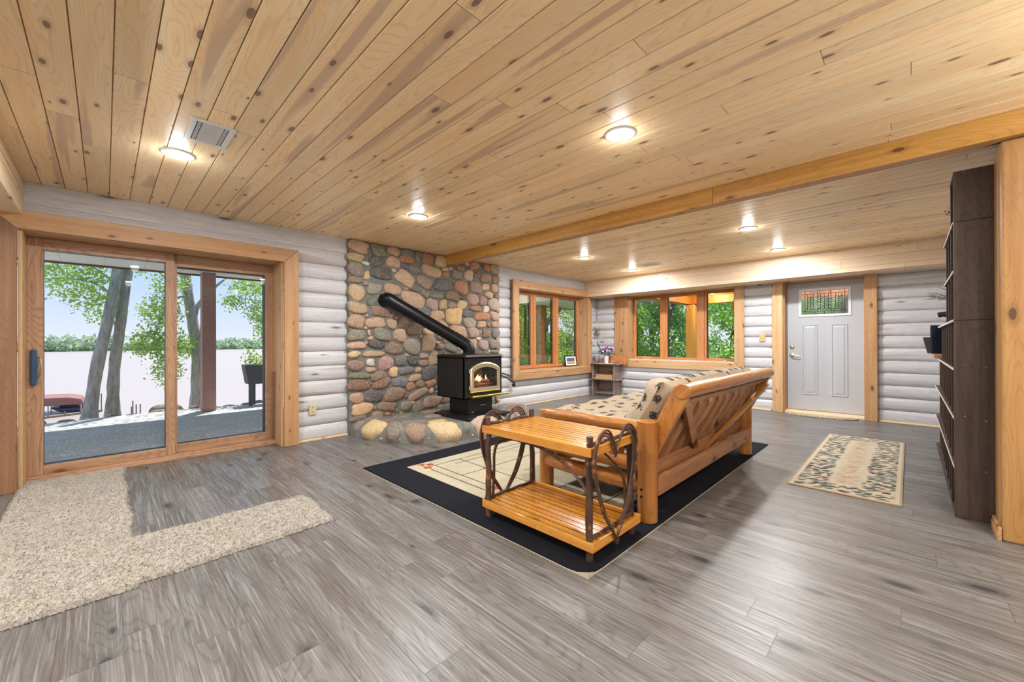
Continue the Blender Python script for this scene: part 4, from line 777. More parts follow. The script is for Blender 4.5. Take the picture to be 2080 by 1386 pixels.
wv = t.m('PINGPONG', t.m('MULTIPLY', r_, 40), 0.5); nn = t.noise(t.obj(), 90, 2); c = t.mix(t.mr(nn, 0.4, 0.6), srgb(206, 192, 166), srgb(160, 140, 116)); c = t.mix(t.m('MULTIPLY', t.mr(nn, 0.5, 0.55), t.mr(r_, 0.42, 0.44)), c, srgb(70, 56, 48)); mt = t.set(c, 0.9, 0, t.bump(wv, 0.4, 0.004))
b = MB(); hp = [(7.70-0.24*math.sin(PI*i/24)**0.7, 0.98+0.45*math.cos(PI*i/24)) for i in range(25)]; b.prism(hp, 0.0, 0.013, lambda a, c_, d: (a, c_, d))
tag(b.build('door_mat', mt, bevel=0.004), 'half round braided mat at the foot of the entry door', 'mat')
# shag rug, L shaped
poly = [(-0.48, 5.11), (0.155, 4.98+0.11), (0.13, 4.2), (0.10, 3.235), (1.055, 3.20), (1.035, 2.63), (-0.30, 2.575), (-0.48, 2.57)]
def inside(x, y):
    return (-0.48 < x < 0.125+0.008*math.sin(y*9) and 2.575 < y < 5.11) or (-0.48 < x < 1.05+0.006*math.sin(y*13) and 2.585+0.04*(x+.3)+0.004*math.sin(x*15) < y < 3.22+0.006*math.sin(x*11))
st = 0.009; gx = np.arange(-0.48, 1.07, st); gy = np.arange(2.56, 5.12, st); idx = {}; b = MB()
ins = np.array([[inside(x, y) for y in gy] for x in gx])
for i in range(len(gx)-1):
    for j in range(len(gy)-1):
        if ins[i, j] and ins[i+1, j] and ins[i, j+1] and ins[i+1, j+1]:
            q = []
            for a_, c_ in ((i, j), (i+1, j), (i+1, j+1), (i, j+1)):
                if (a_, c_) not in idx:
                    lo = min(ins[max(0, a_-2):a_+3, max(0, c_-2):c_+3].sum()/25.0, 1); edge = a_ < 1 or not ins[max(0, a_-1):a_+2, max(0, c_-1):c_+2].all()
                    z = 0.003 if edge else 0.022*(0.6+0.4*lo)+RN.uniform(-.006, .006)
                    idx[(a_, c_)] = len(b.v); b.v.append((gx[a_]+RN.uniform(-.003, .003), gy[c_]+RN.uniform(-.003, .003), z))
                q.append(idx[(a_, c_)])
            b.f.append(tuple(q)); b.m.append(0)
base_n = len(b.v); keys_ = list(idx.keys())
for k in RN.randint(0, len(keys_), 52000):
    i, j = keys_[k]; x = gx[i]+RN.uniform(-.005, .005); y = gy[j]+RN.uniform(-.005, .005); a = RN.uniform(0, 6.28); l_ = RN.uniform(.008, .018); dx, dy = RN.uniform(-.012, .012), RN.uniform(-.012, .012); n0 = len(b.v)
    z0 = 0.012 if b.v[idx[(i, j)]][2] > 0.008 else 0.0
    b.v += [(x-math.cos(a)*.0028, y-math.sin(a)*.0028, z0), (x+math.cos(a)*.0028, y+math.sin(a)*.0028, z0), (x+dx+math.cos(a)*.0012, y+dy+math.sin(a)*.0012, z0+l_), (x+dx-math.cos(a)*.0012, y+dy-math.sin(a)*.0012, z0+l_)]
    b.f.append((n0, n0+1, n0+2, n0+3)); b.m.append(0)
t = NT('beige_shag'); gi = t.n('NewGeometry').outputs['Random Per Island']; n = t.noise(t.obj(), 120, 3, 0.7); n2 = t.noise(t.obj(), 5, 3)
c = t.mix(t.mr(n, 0.3, 0.7), srgb(186, 180, 171), srgb(148, 141, 132)); c = t.mix(t.mr(gi, 0.7, 1, 0, 0.4), c, srgb(206, 200, 190)); c = t.mix(t.mr(n2, 0.45, 0.7, 0, 0.35), c, srgb(166, 158, 138))
sh = t.set(c, 1.0, 0, None, 0.05); tag(b.build('shag_rug', sh, fixn=False), 'L shaped beige shag rug laid inside the glass doors', 'rug')

# ------------------------------------------------------------------ log futon frame
fu = thing('futon', 'honey coloured log futon frame with slanted slatted back on the black bordered rug', 'futon', (3.5, 1.6, 0.0))
LG, LD = M['log'], M['logd']; G0 = 0.0125
def logz(x, y, h, r, name='post', seed=1):
    b = MB(); b.tube([(x, y, G0+h*k/10) for k in range(11)], r, 24, wob=0.012, seed=seed); return PT(b, name, LG['Z'], fu, smooth=True, bevel=0.004, angle=50)
p1_ = logz(2.425, 1.19, 0.632, 0.062, seed=1); p2_ = logz(2.455, 2.045, 0.605, 0.056, seed=2); logz(4.555, 1.19, 0.632, 0.060, seed=3); logz(4.555, 2.045, 0.605, 0.056, seed=4)
for x0, rr_ in ((2.435, 1), (4.555, 2)):
    for z, r, nm in ((0.594, 0.042, 'arm_rail'), (0.352, 0.052, 'side_rail'), (0.225, 0.05, 'side_rail')):
        b = MB(); b.tube([(x0+0.008*math.sin(k*1.3+z*9), 1.22+0.80*k/10, z) for k in range(11)], [r*(0.86 if k in (0, 10) else 1) for k in range(11)], 20, wob=0.06, seed=int(z*100)+rr_)
        PT(b, nm, LG['Y'], fu, smooth=True)
    b = MB(); b.box(x0-0.035, x0+0.055, 1.385, 1.455, 0.335, 0.465); PT(b, 'rail_block', LG['Z'], fu, bevel=0.012)
for y, z in ((1.19, 0.20), (1.19, 0.155), (2.045, 0.335), (2.045, 0.29)):      # bolt holes on the near side posts
    b = MB(); x = (2.425-0.0625) if y < 2 else (2.455-0.0565); b.cyl((x+0.004, y+0.01, z+0.02), (x-0.0015, y+0.01, z+0.02), 0.009, n=12); PT(b, 'bolt_hole', M['dark'], p1_ if y < 2 else p2_)
b = MB(); b.box(2.475, 4.51, 1.135, 1.165, 0.165, 0.288); PT(b, 'rear_stretcher', LD['X'], fu, bevel=0.006)
b = MB(); b.box(2.475, 4.51, 1.225, 1.255, 0.24, 0.335); PT(b, 'rear_deck_rail', LD['X'], fu, bevel=0.006)
b = MB(); b.box(2.50, 4.51, 2.02, 2.05, 0.17, 0.28); PT(b, 'front_stretcher', LG['X'], fu, bevel=0.006)
b = MB(); b.tube([(2.50, 2.06, 0.375), (4.52, 2.06, 0.375)], 0.05, 18); PT(b, 'front_deck_rail', LG['X'], fu, smooth=True)
for k in range(10):
    x = 2.60+k*0.203; b = MB(); b.box(x, x+0.07, 1.28, 2.04, 0.375, 0.395); PT(b, 'deck_slat', LD['Y'], fu, bevel=0.003)
# slanted back
vv_ = Vector((0, -0.27, 0.53)).normalized(); uu_ = Vector((1, 0, 0)); nn_ = uu_.cross(vv_); bo = Vector((2.5, 1.25, 0.33))
TB = Matrix(((uu_.x, vv_.x, nn_.x, bo.x), (uu_.y, vv_.y, nn_.y, bo.y), (uu_.z, vv_.z, nn_.z, bo.z), (0, 0, 0, 1)))
def bb(u0, u1, v0, v1, n0, n1, name, mat, bevel=0.004):
    b = MB(); b.box(u0, u1, v0, v1, n0, n1, TB); return PT(b, name, mat, fu, bevel=bevel)
def bpoly(poly, n0, n1, name, mat, bevel=0.003):
    b = MB(); b.prism(poly, n0, n1, lambda a, c, d: tuple(TB @ Vector((a, c, d)))); return PT(b, name, mat, fu, bevel=bevel)
M['slatback'] = LD['Z']
nsb = bb(-0.015, 0.03, -0.12, 0.585, -0.06, 0.045, 'back_side_board', LG['Z'], 0.006); bb(2.0, 2.045, -0.12, 0.585, -0.06, 0.045, 'back_side_board', LG['Z'], 0.006)
b = MB(); b.tube([tuple(TB @ Vector((-0.02+2.075*k/12, 0.573, 0.0))) for k in range(13)], 0.056, 24, wob=0.01, flat=0.85); PT(b, 'top_rail', LG['X'], fu, smooth=True, bevel=0.004, angle=50)
bb(0.03, 2.0, 0.485, 0.525, -0.02, 0.03, 'upper_back_rail', LD['X']); bb(0.03, 2.0, -0.12, -0.05, -0.03, 0.0, 'lower_back_rail', LD['X'])
for k in range(10):
    u = 0.075+k*0.198; bb(u, u+0.088, -0.09, 0.50, -0.022, 0.008, 'back_slat', LD['Z'], 0.003)
bpoly([(0.03, 0.49), (0.13, 0.49), (1.04, -0.115), (0.92, -0.115)], 0.009, 0.040, 'diagonal_brace', LD['X']); bpoly([(0.95, -0.115), (1.04, -0.115), (2.0, 0.42), (2.0, 0.49), (1.93, 0.49)], 0.041, 0.072, 'diagonal_brace', LG['X'])
for u, v in ((0.0, 0.53), (0.0, 0.50)): 
    b = MB(); c0 = TB @ Vector((-0.0165, v, 0.02 if v > 0.51 else -0.03)); b.cyl(c0, c0+Vector((0.004, 0, 0)), 0.008, n=12); PT(b, 'wood_plug', M['cedard']['Z'], nsb)
# mattress
def mattress_mat():
    t = NT('tan_cloth_with_dark_sprigs'); uvs = t.uv(); X, Y, Z = t.sep(uvs)
    st_ = t.noise(t.vec(t.m('MULTIPLY', X, 55), t.m('MULTIPLY', Y, 500), 0), 1, 3, 0.7); base = t.mix(t.mr(st_, 0.3, 0.7), srgb(192, 176, 152), srgb(150, 134, 112))
    wob = t.noise(t.vec(t.m('MULTIPLY', X, 42), t.m('MULTIPLY', Y, 42), 0), 1, 3, 0.7, col=True); w2 = t.sep(wob)
    v = t.vor(t.vec(t.m('MULTIPLY', X, 6.2), t.m('MULTIPLY', Y, 7.5), 0), 1.0, 0.75, dim='2D')
    d = t.m('ADD', v.outputs['Distance'], t.m('MULTIPLY', t.m('SUBTRACT', w2[0], 0.5), 0.95))
    fine = t.noise(t.vec(t.m('ADD', t.m('MULTIPLY', X, 60), t.m('MULTIPLY', Y, 45)), t.m('MULTIPLY', Y, 160), 0), 1, 2, 0.7)
    mk = t.m('MULTIPLY', t.mr(d, 0.19, 0.23, 1, 0), t.mr(fine, 0.36, 0.43)); c = t.mix(mk, base, srgb(44, 46, 48))
    return t.set(c, 0.92, 0, t.bump(st_, 0.35, 0.004), 0.15)
ctr = crom([(0, 2.21, 0.495), (0, 2.0, 0.49), (0, 1.7, 0.485), (0, 1.48, 0.49), (0, 1.36, 0.54), (0, 1.27, 0.66), (0, 1.19, 0.79), (0, 1.135, 0.885)], 8)
cl = [0]
for i in range(1, len(ctr)): cl.append(cl[-1]+(ctr[i]-ctr[i-1]).length)
Lc = cl[-1]; T0 = 0.098; loop = []
def half(s): 
    e = min(s, Lc-s); return (T0 if s < 0.8 else T0+0.02)*(min(1, max(0.0, e)/0.09))**0.45*(1+0.05*math.sin(s*22))
for sgn in (1, -1):
    rngi = range(len(ctr)) if sgn == 1 else range(len(ctr)-1, -1, -1)
    for i in rngi:
        tg = (ctr[min(i+1, len(ctr)-1)]-ctr[max(i-1, 0)]).normalized(); nr = Vector((0, -tg.z, tg.y)); nr = -nr
        loop.append((ctr[i], nr*half(cl[i])*sgn, cl[i]+(0 if sgn > 0 else 3)))
b = MB(); NX = 70; X0m, X1m = 2.535, 4.50; nL = len(loop); b.uv = []
for i in range(NX+1):
    f = i/NX; e = min(f, 1-f)*(X1m-X0m); sc = (min(1, e/0.10))**0.4 if e > 0 else 0.0; x = X0m+(X1m-X0m)*f
    for c_, o_, s_ in loop:
        tuft = 1+0.09*math.sin(x*16)*math.sin(s_*14); p = c_+o_*sc*tuft; b.v.append((x+(0.02*math.sin(s_*9)*(1 if e < 0.05 else 0)), p.y, p.z)); b.uv.append((x+(1-sc)*T0*(-1 if f < 0.5 else 1)*1.3, s_))
for i in range(NX):
    for j in range(nL): b.f.append((i*nL+j, (i+1)*nL+j, (i+1)*nL+(j+1) % nL, i*nL+(j+1) % nL)); b.m.append(0)
for i0 in (0, NX*nL):
    n0 = len(b.v); b.v += b.v[i0:i0+nL]; b.uv += [(p[1]+0.37, p[2]) for p in b.v[i0:i0+nL]]
    for j in range(nL//2-1): b.f.append((n0+j, n0+j+1, n0+nL-2-j, n0+nL-1-j)); b.m.append(0)
ma = b.build('futon_mattress', mattress_mat(), smooth=True, angle=80); tag(ma, 'tan patterned futon mattress with dark pine sprigs folded on the log frame', 'mattress')

# ------------------------------------------------------------------ end table with bent willow hearts
M['edge'] = plain('gap_shade_slat_edge', (92, 50, 22), 0.5)  # shade of the slat gaps, coloured onto the slats' side faces
tb = thing('end_table', 'slatted honey wood end table with bent twig hearts beside the futon', 'table', (1.98, 1.57, 0.0)); BK = M['bark']
for x, y, h, sd_ in ((1.765, 1.185, 0.655, 1), (2.195, 1.185, 0.655, 2), (1.765, 1.965, 0.655, 3), (2.195, 1.965, 0.655, 4)):
    b = MB(); b.tube([(x+0.004*math.sin(k*1.7+sd_), y+0.004*math.cos(k*1.3+sd_), G0+(h-G0)*k/12) for k in range(13)], [0.0205-0.003*k/12 for k in range(13)], 12, wob=0.16, seed=sd_); PT(b, 'leg', BK, tb, smooth=True, angle=60)
for nm, zt, x0, x1, y0, y1 in (('tabletop', 0.602, 1.742, 2.218, 1.165, 1.985), ('lower_shelf', 0.118, 1.742, 2.24, 1.155, 1.985)):
    n = 10; w_ = (x1-x0-0.02)/n; ya, yb = y0+0.0055, y1-0.0055
    for k in range(n):
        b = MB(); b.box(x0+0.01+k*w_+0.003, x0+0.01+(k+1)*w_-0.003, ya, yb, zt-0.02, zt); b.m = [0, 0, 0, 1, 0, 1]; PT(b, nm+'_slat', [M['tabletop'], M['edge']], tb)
    b = MB(); b.box(x0-0.006, x0+0.010, y0-0.01, y1+0.01, zt-0.046, zt+0.001); PT(b, nm+'_apron', M['tabletop'], tb, bevel=0.002)
    b = MB(); b.box(x1-0.010, x1+0.006, y0-0.01, y1+0.01, zt-0.046, zt+0.001); PT(b, nm+'_apron', M['tabletop'], tb, bevel=0.002)
    for y in (y0-0.011, y1-0.005): b = MB(); b.box(x0+0.0105, x1-0.0105, y, y+0.016, zt-0.046, zt+0.0005); PT(b, nm+'_end_rail', M['tableX'], tb, bevel=0.002)
def heart(yc, seed):
    rr = random.Random(seed)
    for k in range(3):
        o = 0.014*k; yy = yc+(0.004*(k-1))
        for s_ in (-1, 1):
            cx = 1.955; pts = [(cx+s_*0.004, yy, 0.555-o*1.2), (cx+s_*0.028, yy, 0.61-o), (cx+s_*0.075, yy, 0.672-o*1.1), (cx+s_*0.135, yy, 0.682-o*1.1), (cx+s_*(0.19-o*0.6), yy, 0.645-o), (cx+s_*(0.222-o), yy, 0.57),
                   (cx+s_*(0.222-o), yy, 0.49), (cx+s_*(0.190-o), yy, 0.37), (cx+s_*(0.125-o*0.9), yy-0.004*s_, 0.24), (cx+s_*(0.055-o*0.6), yy+0.004*s_, 0.14), (cx-s_*0.004, yy+0.006*s_, 0.07-0.01*k)]
            b = MB(); b.tube(crom(pts, 5), [0.0068-0.0012*rr.random()]*51, 8, wob=0.2, seed=seed+k); PT(b, 'heart_twig', BK, tb, smooth=True)
heart(1.137, 10); heart(2.008, 20)
for xx in (1.792, 2.170):
    for k in range(2):
        yy = xx+0.008*k; pts = [(yy, 1.955, 0.13), (yy, 1.945, 0.30), (yy, 1.94, 0.42), (yy, 1.90, 0.505-0.012*k), (yy, 1.78, 0.545-0.012*k), (yy, 1.55, 0.535-0.012*k), (yy, 1.38, 0.48-0.01*k), (yy, 1.25, 0.385), (yy, 1.212, 0.30), (yy, 1.208, 0.13)]
        b = MB(); b.tube(crom(pts, 5), 0.0062, 8, wob=0.25, seed=33+k); PT(b, 'arched_twig', BK, tb, smooth=True)
for y in (1.178, 1.972):
    for z in (0.612, 0.128):
        b = MB(); b.tube([(1.745+0.47*k/10, y, z+0.003*math.sin(k*2.1)) for k in range(11)], 0.0095, 8, wob=0.3, seed=int(z*50)); PT(b, 'edge_twig', BK, tb, smooth=True)

# ------------------------------------------------------------------ stepped cube bookcase
bc = thing('bookcase', 'tall dark stepped cube bookcase behind the cedar post', 'bookcase', (5.2, -0.37, 0)); WN = M['walnut']; cw = 0.335; chh = 0.32; T = 0.016
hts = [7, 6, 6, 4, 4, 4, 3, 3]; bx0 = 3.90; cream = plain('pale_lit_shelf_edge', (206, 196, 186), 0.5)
def fy(x): return -0.205-0.012*(x-3.9)
for k in range(9):
    hL = hts[k-1] if k > 0 else 0; hR = hts[k] if k < 8 else 0; h = max(hL, hR); x = bx0+k*cw
    b = MB(); b.box(x-T/2, x+T/2, -0.52, fy(x), 0.003, h*chh+T/2); o = PT(b, 'side_panel' if k in (0, 8) else 'upright', WN['Z'], bc, bevel=0.001); spn = o if k == 0 else spn
maxr = 7
for r in range(maxr+1):
    span = [k for k in range(8) if hts[k] >= r]
    if not span: continue
    b = MB(); b.box(bx0+T/2+0.001, bx0+(span[-1]+1)*cw-T/2-0.001, -0.52, fy(bx0), r*chh-T/2+(T/2+0.004 if r == 0 else 0), r*chh+T/2); shv = PT(b, 'shelf', WN['X'], bc, bevel=0.001)
    if 0 < r < 7:
        b = MB(); b.box(bx0+T/2+0.002, bx0+(span[-1]+1)*cw-0.01, fy(bx0)-0.001, fy(bx0)+0.003, r*chh-T/2+0.001, r*chh+T/2-0.001); PT(b, 'edge_band', cream, shv)  # pale strip paints the light caught by the shelf's front edge
for z in (1.92, 1.28): b = MB(); b.box(bx0-T/2-0.0015, bx0-T/2+0.0005, -0.52, -0.21, z-0.003, z+0.003); PT(b, 'panel_joint', M['dark'], spn)
for y, z in ((-0.34, 0.32), (-0.34, 0.64), (-0.34, 0.98), (-0.25, 0.66), (-0.25, 0.99), (-0.25, 2.235)):
    b = MB(); b.cyl((bx0-T/2+0.001, y, z), (bx0-T/2-0.0015, y, z), 0.005, n=10); PT(b, 'screw_cap', M['rustic']['Z'], spn)
zt = 7*chh+T/2+0.001
b = MB(); b.prism([(-0.45, zt), (-0.385, zt), (-0.39, zt+0.045), (-0.41, zt+0.085), (-0.45, zt+0.09)], 4.0, 4.025, lambda a, c, d: (d, a, c)); tag(b.build('wooden_ornament', M['pine']['Z'], bevel=0.005), 'carved pale wood ornament on top of the tall bookcase', 'ornament')
zt = 3*chh+T/2+0.001
b = MB(); b.box(5.92, 6.56, -0.50, -0.175, zt, zt+0.04); tag(b.build('wooden_board', M['cedar']['X'], bevel=0.004), 'thick amber wooden board on the low end of the bookcase', 'board')
pf = thing('leaning_frame', 'dark glass picture frame leaning on the wooden board by the bookcase', 'picture frame', (6.2, -0.3, zt+0.041)); 
for nm, x, y0, y1, h, tl, mt in (('frame', 6.14, -0.5, -0.155, 0.30, 0.0, M['blackclad']), ('glass_front', 6.12, -0.49, -0.165, 0.285, 0.0, plain('dark_glass', (20, 28, 44), 0.1))):
    b = MB(); b.box(x, x+0.02, y0, y1, zt+0.0412, zt+0.041+h); PT(b, nm, mt, pf, bevel=0.003)
pf = thing('tilted_frame', 'grey picture frame tilted behind the dark glass one', 'picture frame', (6.3, -0.3, zt+0.041)); b = MB(); b.prism([(-0.45, zt+0.0415), (-0.135, zt+0.0415), (-0.10, zt+0.215), (-0.45, zt+0.215)], 6.24, 6.26, lambda a, c, d: (d, a, c)); PT(b, 'frame', plain('grey_frame', (66, 66, 66), 0.4), pf, bevel=0.003)
def twigs(name, lab, loc, n, L_, mat, r, lean, seed, vase=None, blossoms=None, vname='vase'):
    t = thing(name, lab, 'dried flowers' if blossoms else 'twigs', loc); rr = random.Random(seed); lo = Vector(loc)
    b = MB(); b.lathe([(0.03, 0), (0.045, 0.04), (0.04, 0.10), (0.022, 0.14), (0.026, 0.16)], n=18); b.build('vase', vase or M['rustic']['Z'], t, smooth=True)
    b = MB(); ends = []
    for k in range(n):
        d = Vector((rr.uniform(-0.3, 0.3), lean*rr.uniform(0.3, 1.0), rr.uniform(0.3, 1))).normalized(); p = Vector((0, 0, 0.13)); pts = [p.copy()]
        for q in range(5): p = p+d*L_/5; d = (d+Vector((rr.uniform(-.25, .25), rr.uniform(-.1, .25)*lean, rr.uniform(-.3, .1)))).normalized(); pts.append(p.copy())
        b.tube(pts, [r*(1-0.13*i) for i in range(6)], 6); ends += pts[3:]
        for q in (2, 3, 4): e_ = pts[q]+Vector((rr.uniform(-.04, .04), rr.uniform(0, .05), rr.uniform(-.02, .04))); b.tube([pts[q], e_], r*0.5, 5)
    o = b.build('stems', mat, t, smooth=True); o['kind'] = 'stuff'
    if blossoms:
        b = MB(); 
        for e_ in ends:
            for q in range(5): c = e_+Vector((rr.uniform(-.02, .02),)*1+(rr.uniform(-.02, .02), rr.uniform(-.02, .02))); b.lathe([(0.001, -0.006), (0.008, 0), (0.001, 0.007)], tuple(c), 6)
        o = b.build('blossoms', blossoms, t, smooth=True); o['kind'] = 'stuff'
    return t
twigs('dried_twigs', 'bare twigs in a small vase on a middle step of the bookcase', (5.15, -0.36, 4*chh+T/2+0.001), 6, 0.30, plain('grey_twig', (84, 76, 66), 0.8), 0.0035, 1.0, 4)
twigs('dried_flowers', 'purple dried flowers in a vase on a high step of the bookcase', (4.62, -0.36, 6*chh+T/2+0.001), 6, 0.17, plain('stem_green', (86, 84, 60), 0.8), 0.0025, 0.9, 6, blossoms=plain('purple_petal', (124, 96, 140), 0.7))
b = MB(); z0 = 4*chh+T/2; b.tube(crom([(5.42, -0.5, z0+0.05), (5.42, -0.36, z0+0.06), (5.42, -0.24, z0+0.10), (5.42, -0.185, z0+0.095)], 5), [0.022]*6+[0.026]*5+[0.024]*5, 10, wob=0.3, seed=3); b.lathe([(0.001, 0), (0.05, 0.001), (0.05, 0.03), (0.02, 0.05)], (5.42, -0.46, z0), 14)
tag(b.build('driftwood', plain('dark_driftwood', (58, 48, 42), 0.8, bumpy=0.6), smooth=True), 'dark driftwood piece poking from the middle of the bookcase', 'driftwood')

# ------------------------------------------------------------------ rustic corner shelf and what stands on it
cs = thing('corner_shelf', 'small rustic grey brown plank shelf in the far corner', 'shelf', (7.5, 4.6, 0)); RU = M['rustic']
for y in (4.335, 4.85):
    b = MB(); b.prism([(7.36, 0.0), (7.62, 0.0), (7.62, 0.73), (7.38, 0.73), (7.36, 0.5)], y, y+0.018, lambda a, c, d: (a, d, c)); PT(b, 'side_board', RU['Z'], cs, bevel=0.003)
for z, yy in ((0.34, 0.0), (0.665, 0.0)):
    b = MB(); b.prism([(7.34, 4.27), (7.62, 4.25), (7.62, 4.95), (7.34, 4.93)], z, z+0.018, lambda a, c, d: (a, c, d)); PT(b, 'shelf_board', RU['Y'], cs, bevel=0.003)
b = MB(); b.box(7.345, 7.36, 4.31, 4.78, 0.055, 0.085); PT(b, 'cross_rail', RU['Y'], cs, bevel=0.002)
b = MB(); b.box(7.621, 7.632, 4.30, 4.90, 0.10, 0.66); PT(b, 'back_board', RU['Y'], cs, bevel=0.002)
for k in range(4):
    b = MB(); z = 0.3585+k*0.022; b.box(7.38+0.01*k, 7.60, 4.38+0.012*(k % 2), 4.82-0.02*(k % 3), z, z+0.021)
    o = b.build('magazine' if k % 2 else 'wooden_tray', M['cedarp']['Y'] if k % 2 == 0 else plain('paper_stack', (206, 170, 120), 0.6), bevel=0.002)
    tag(o, ['flat light wood board at the bottom of the corner shelf stack', 'tan magazine second from the bottom on the corner shelf', 'flat light wood board third from the bottom on the corner shelf', 'tan magazine topmost of the corner shelf stack'][k], 'magazine' if k % 2 else 'tray')
b = MB(); b.prism([(4.17, 0.70), (4.13, 0.84), (4.22, 0.80), (4.30, 0.84), (4.62, 0.86), (4.84, 0.70), (4.80, 0.684), (4.20, 0.684)], 7.58, 7.60, lambda a, c, d: (d, a, c))
tag(b.build('wooden_fish', M['sash']['Y'], bevel=0.003), 'orange wooden fish shaped plaque behind the flower vase', 'plaque')
b = MB(); b.box(7.37, 7.55, 4.42, 4.78, 0.6835, 0.687); tag(b.build('cloth', M['white'], bevel=0.001), 'small white cloth under the flower vase', 'cloth')
fv = thing('flower_vase', 'white vase of purple and pink flowers on the corner shelf', 'flowers', (7.45, 4.56, 0.688)); rr = random.Random(12)
b = MB(); b.lathe([(0.036, 0), (0.042, 0.03), (0.056, 0.16), (0.052, 0.16), (0.036, 0.02)], n=24); b.build('vase', plain('white_ceramic', (226, 226, 232), 0.25), fv, smooth=True)
pet = [plain('violet_petal', (104, 84, 148), 0.6), plain('lilac_petal', (190, 164, 214), 0.6), plain('plum_petal', (122, 56, 88), 0.6), plain('pale_pink_petal', (226, 196, 206), 0.6)]
def blossom(c, r, mat, par):
    b = MB(); nrm = Vector((rr.uniform(-1, -.1), rr.uniform(-.7, .5), rr.uniform(0, 1))).normalized(); a = nrm.cross(Vector((0, 0, 1))).normalized(); d = nrm.cross(a)
    for q in range(6):
        an = q*PI/3; v = a*math.cos(an)+d*math.sin(an); s_ = nrm.cross(v)
        b.add([c, c+v*r*.6+s_*r*.42+nrm*r*.25, c+v*r+nrm*r*.1, c+v*r*.6-s_*r*.42+nrm*r*.25], [(0, 1, 2, 3)])
    b.lathe([(0.001, -.004), (r*.18, 0), (0.001, .006)], tuple(c+nrm*0.004), 6); return b.build('blossom', mat, par, fixn=False)
for k in range(46):
    th, ph = rr.uniform(0, 6.28), rr.uniform(0, 1.35); R_ = 0.13*rr.uniform(0.75, 1.1); blossom(Vector((math.sin(ph)*math.cos(th)*R_*0.9, math.sin(ph)*math.sin(th)*R_*1.25, 0.21+math.cos(ph)*R_*1.05)), rr.uniform(0.022, 0.036), pet[rr.choice((0, 0, 1, 1, 2, 2, 3))], fv)
b = MB(); gm = plain('dark_green_leaf', (52, 74, 50), 0.6)
for k in range(90):
    th, ph = rr.uniform(0, 6.28), rr.uniform(0, 1.7); R_ = 0.11*rr.uniform(0.5, 1.1); c = Vector((math.sin(ph)*math.cos(th)*R_, math.sin(ph)*math.sin(th)*R_*1.2, 0.195+math.cos(ph)*R_)); v = Vector((rr.uniform(-1, 1), rr.uniform(-1, 1), rr.uniform(-.4, 1))).normalized(); s_ = v.cross(Vector((.3, .2, 1))).normalized(); l_ = rr.uniform(.03, .06)
    b.add([c, c+v*l_*.5+s_*l_*.25, c+v*l_, c+v*l_*.5-s_*l_*.25], [(0, 1, 2, 3)])
for k in range(14): 
    th = rr.uniform(0, 6.28); b.tube([(0, 0, 0.10), (0.05*math.cos(th), 0.06*math.sin(th), 0.20)], 0.003, 5)
o = b.build('foliage', gm, fv, fixn=False); o['kind'] = 'stuff'
b = MB(); P_ = [Vector((0.05, 0.12, 0.22)), Vector((0.03, 0.17, 0.31)), Vector((0.01, 0.20, 0.39)), Vector((0, 0.225, 0.47))]; W2 = [0.008, 0.035, 0.030, 0.003]
for i in range(3):
    for s_ in (-1, 1): n0 = len(b.v); b.add([P_[i], P_[i]+Vector((-0.01, s_*W2[i]*0.8, W2[i]*0.6*s_)), P_[i+1]+Vector((-0.01, s_*W2[i+1]*0.8, W2[i+1]*0.6*s_)), P_[i+1]], [(0, 1, 2, 3)])
b.build('long_leaf', plain('grey_green_leaf', (92, 116, 92), 0.6), fv, fixn=False)
hp_ = thing('hanging_planter', 'small hanging air plant on a beaded cord in the far corner', 'hanging plant', (7.62, 4.90, 1.30)); rr = random.Random(2)
b = MB(); b.tube([(0, 0, 0.10), (0.0, 0, 0.40), (0, 0, 0.80)], 0.004, 6); b.build('cord', plain('white_cord', (206, 200, 192), 0.8), hp_)
b = MB()
for k in range(22): b.lathe([(0.002, -0.014), (0.011, 0), (0.002, 0.014)], (0.012*math.sin(k*2), 0.014*math.cos(k*1.7), 0.30+k*0.023), 7)
o = b.build('beads', M['cedard']['Z'], hp_, smooth=True); o['kind'] = 'stuff'
b = MB()
for k in range(34):
    th = k*2.4; e_ = Vector((math.cos(th)*0.07*rr.uniform(.6, 1), math.sin(th)*0.08*rr.uniform(.6, 1), 0.07+rr.uniform(-.02, .13))); b.tube([(0, 0, 0.05), e_*0.6+Vector((0, 0, 0.03)), e_], [0.006, 0.004, 0.001], 5)
o = b.build('plant_leaves', plain('pale_sage_leaf', (146, 148, 98), 0.6), hp_); o['kind'] = 'stuff'
b = MB(); b.lathe([(0.002, -0.02), (0.05, 0.0), (0.062, 0.035), (0.056, 0.035), (0.04, 0.004)], n=18); b.build('basket', M['rustic']['X'], hp_, smooth=True)
b = MB(); b.tube([(7.60, 4.915, 0.88), (7.60, 4.915, 1.22)], 0.0035, 6); b.lathe([(0.002, 0.0), (0.03, 0.02), (0.075, 0.17), (0.07, 0.17), (0.02, 0.02)], (7.55, 4.86, 0.685), 20)
tag(b.build('glass_lamp', plain('silvery_shade', (196, 200, 204), 0.3), smooth=True), 'small silvery cone lamp at the back left of the corner shelf', 'lamp')
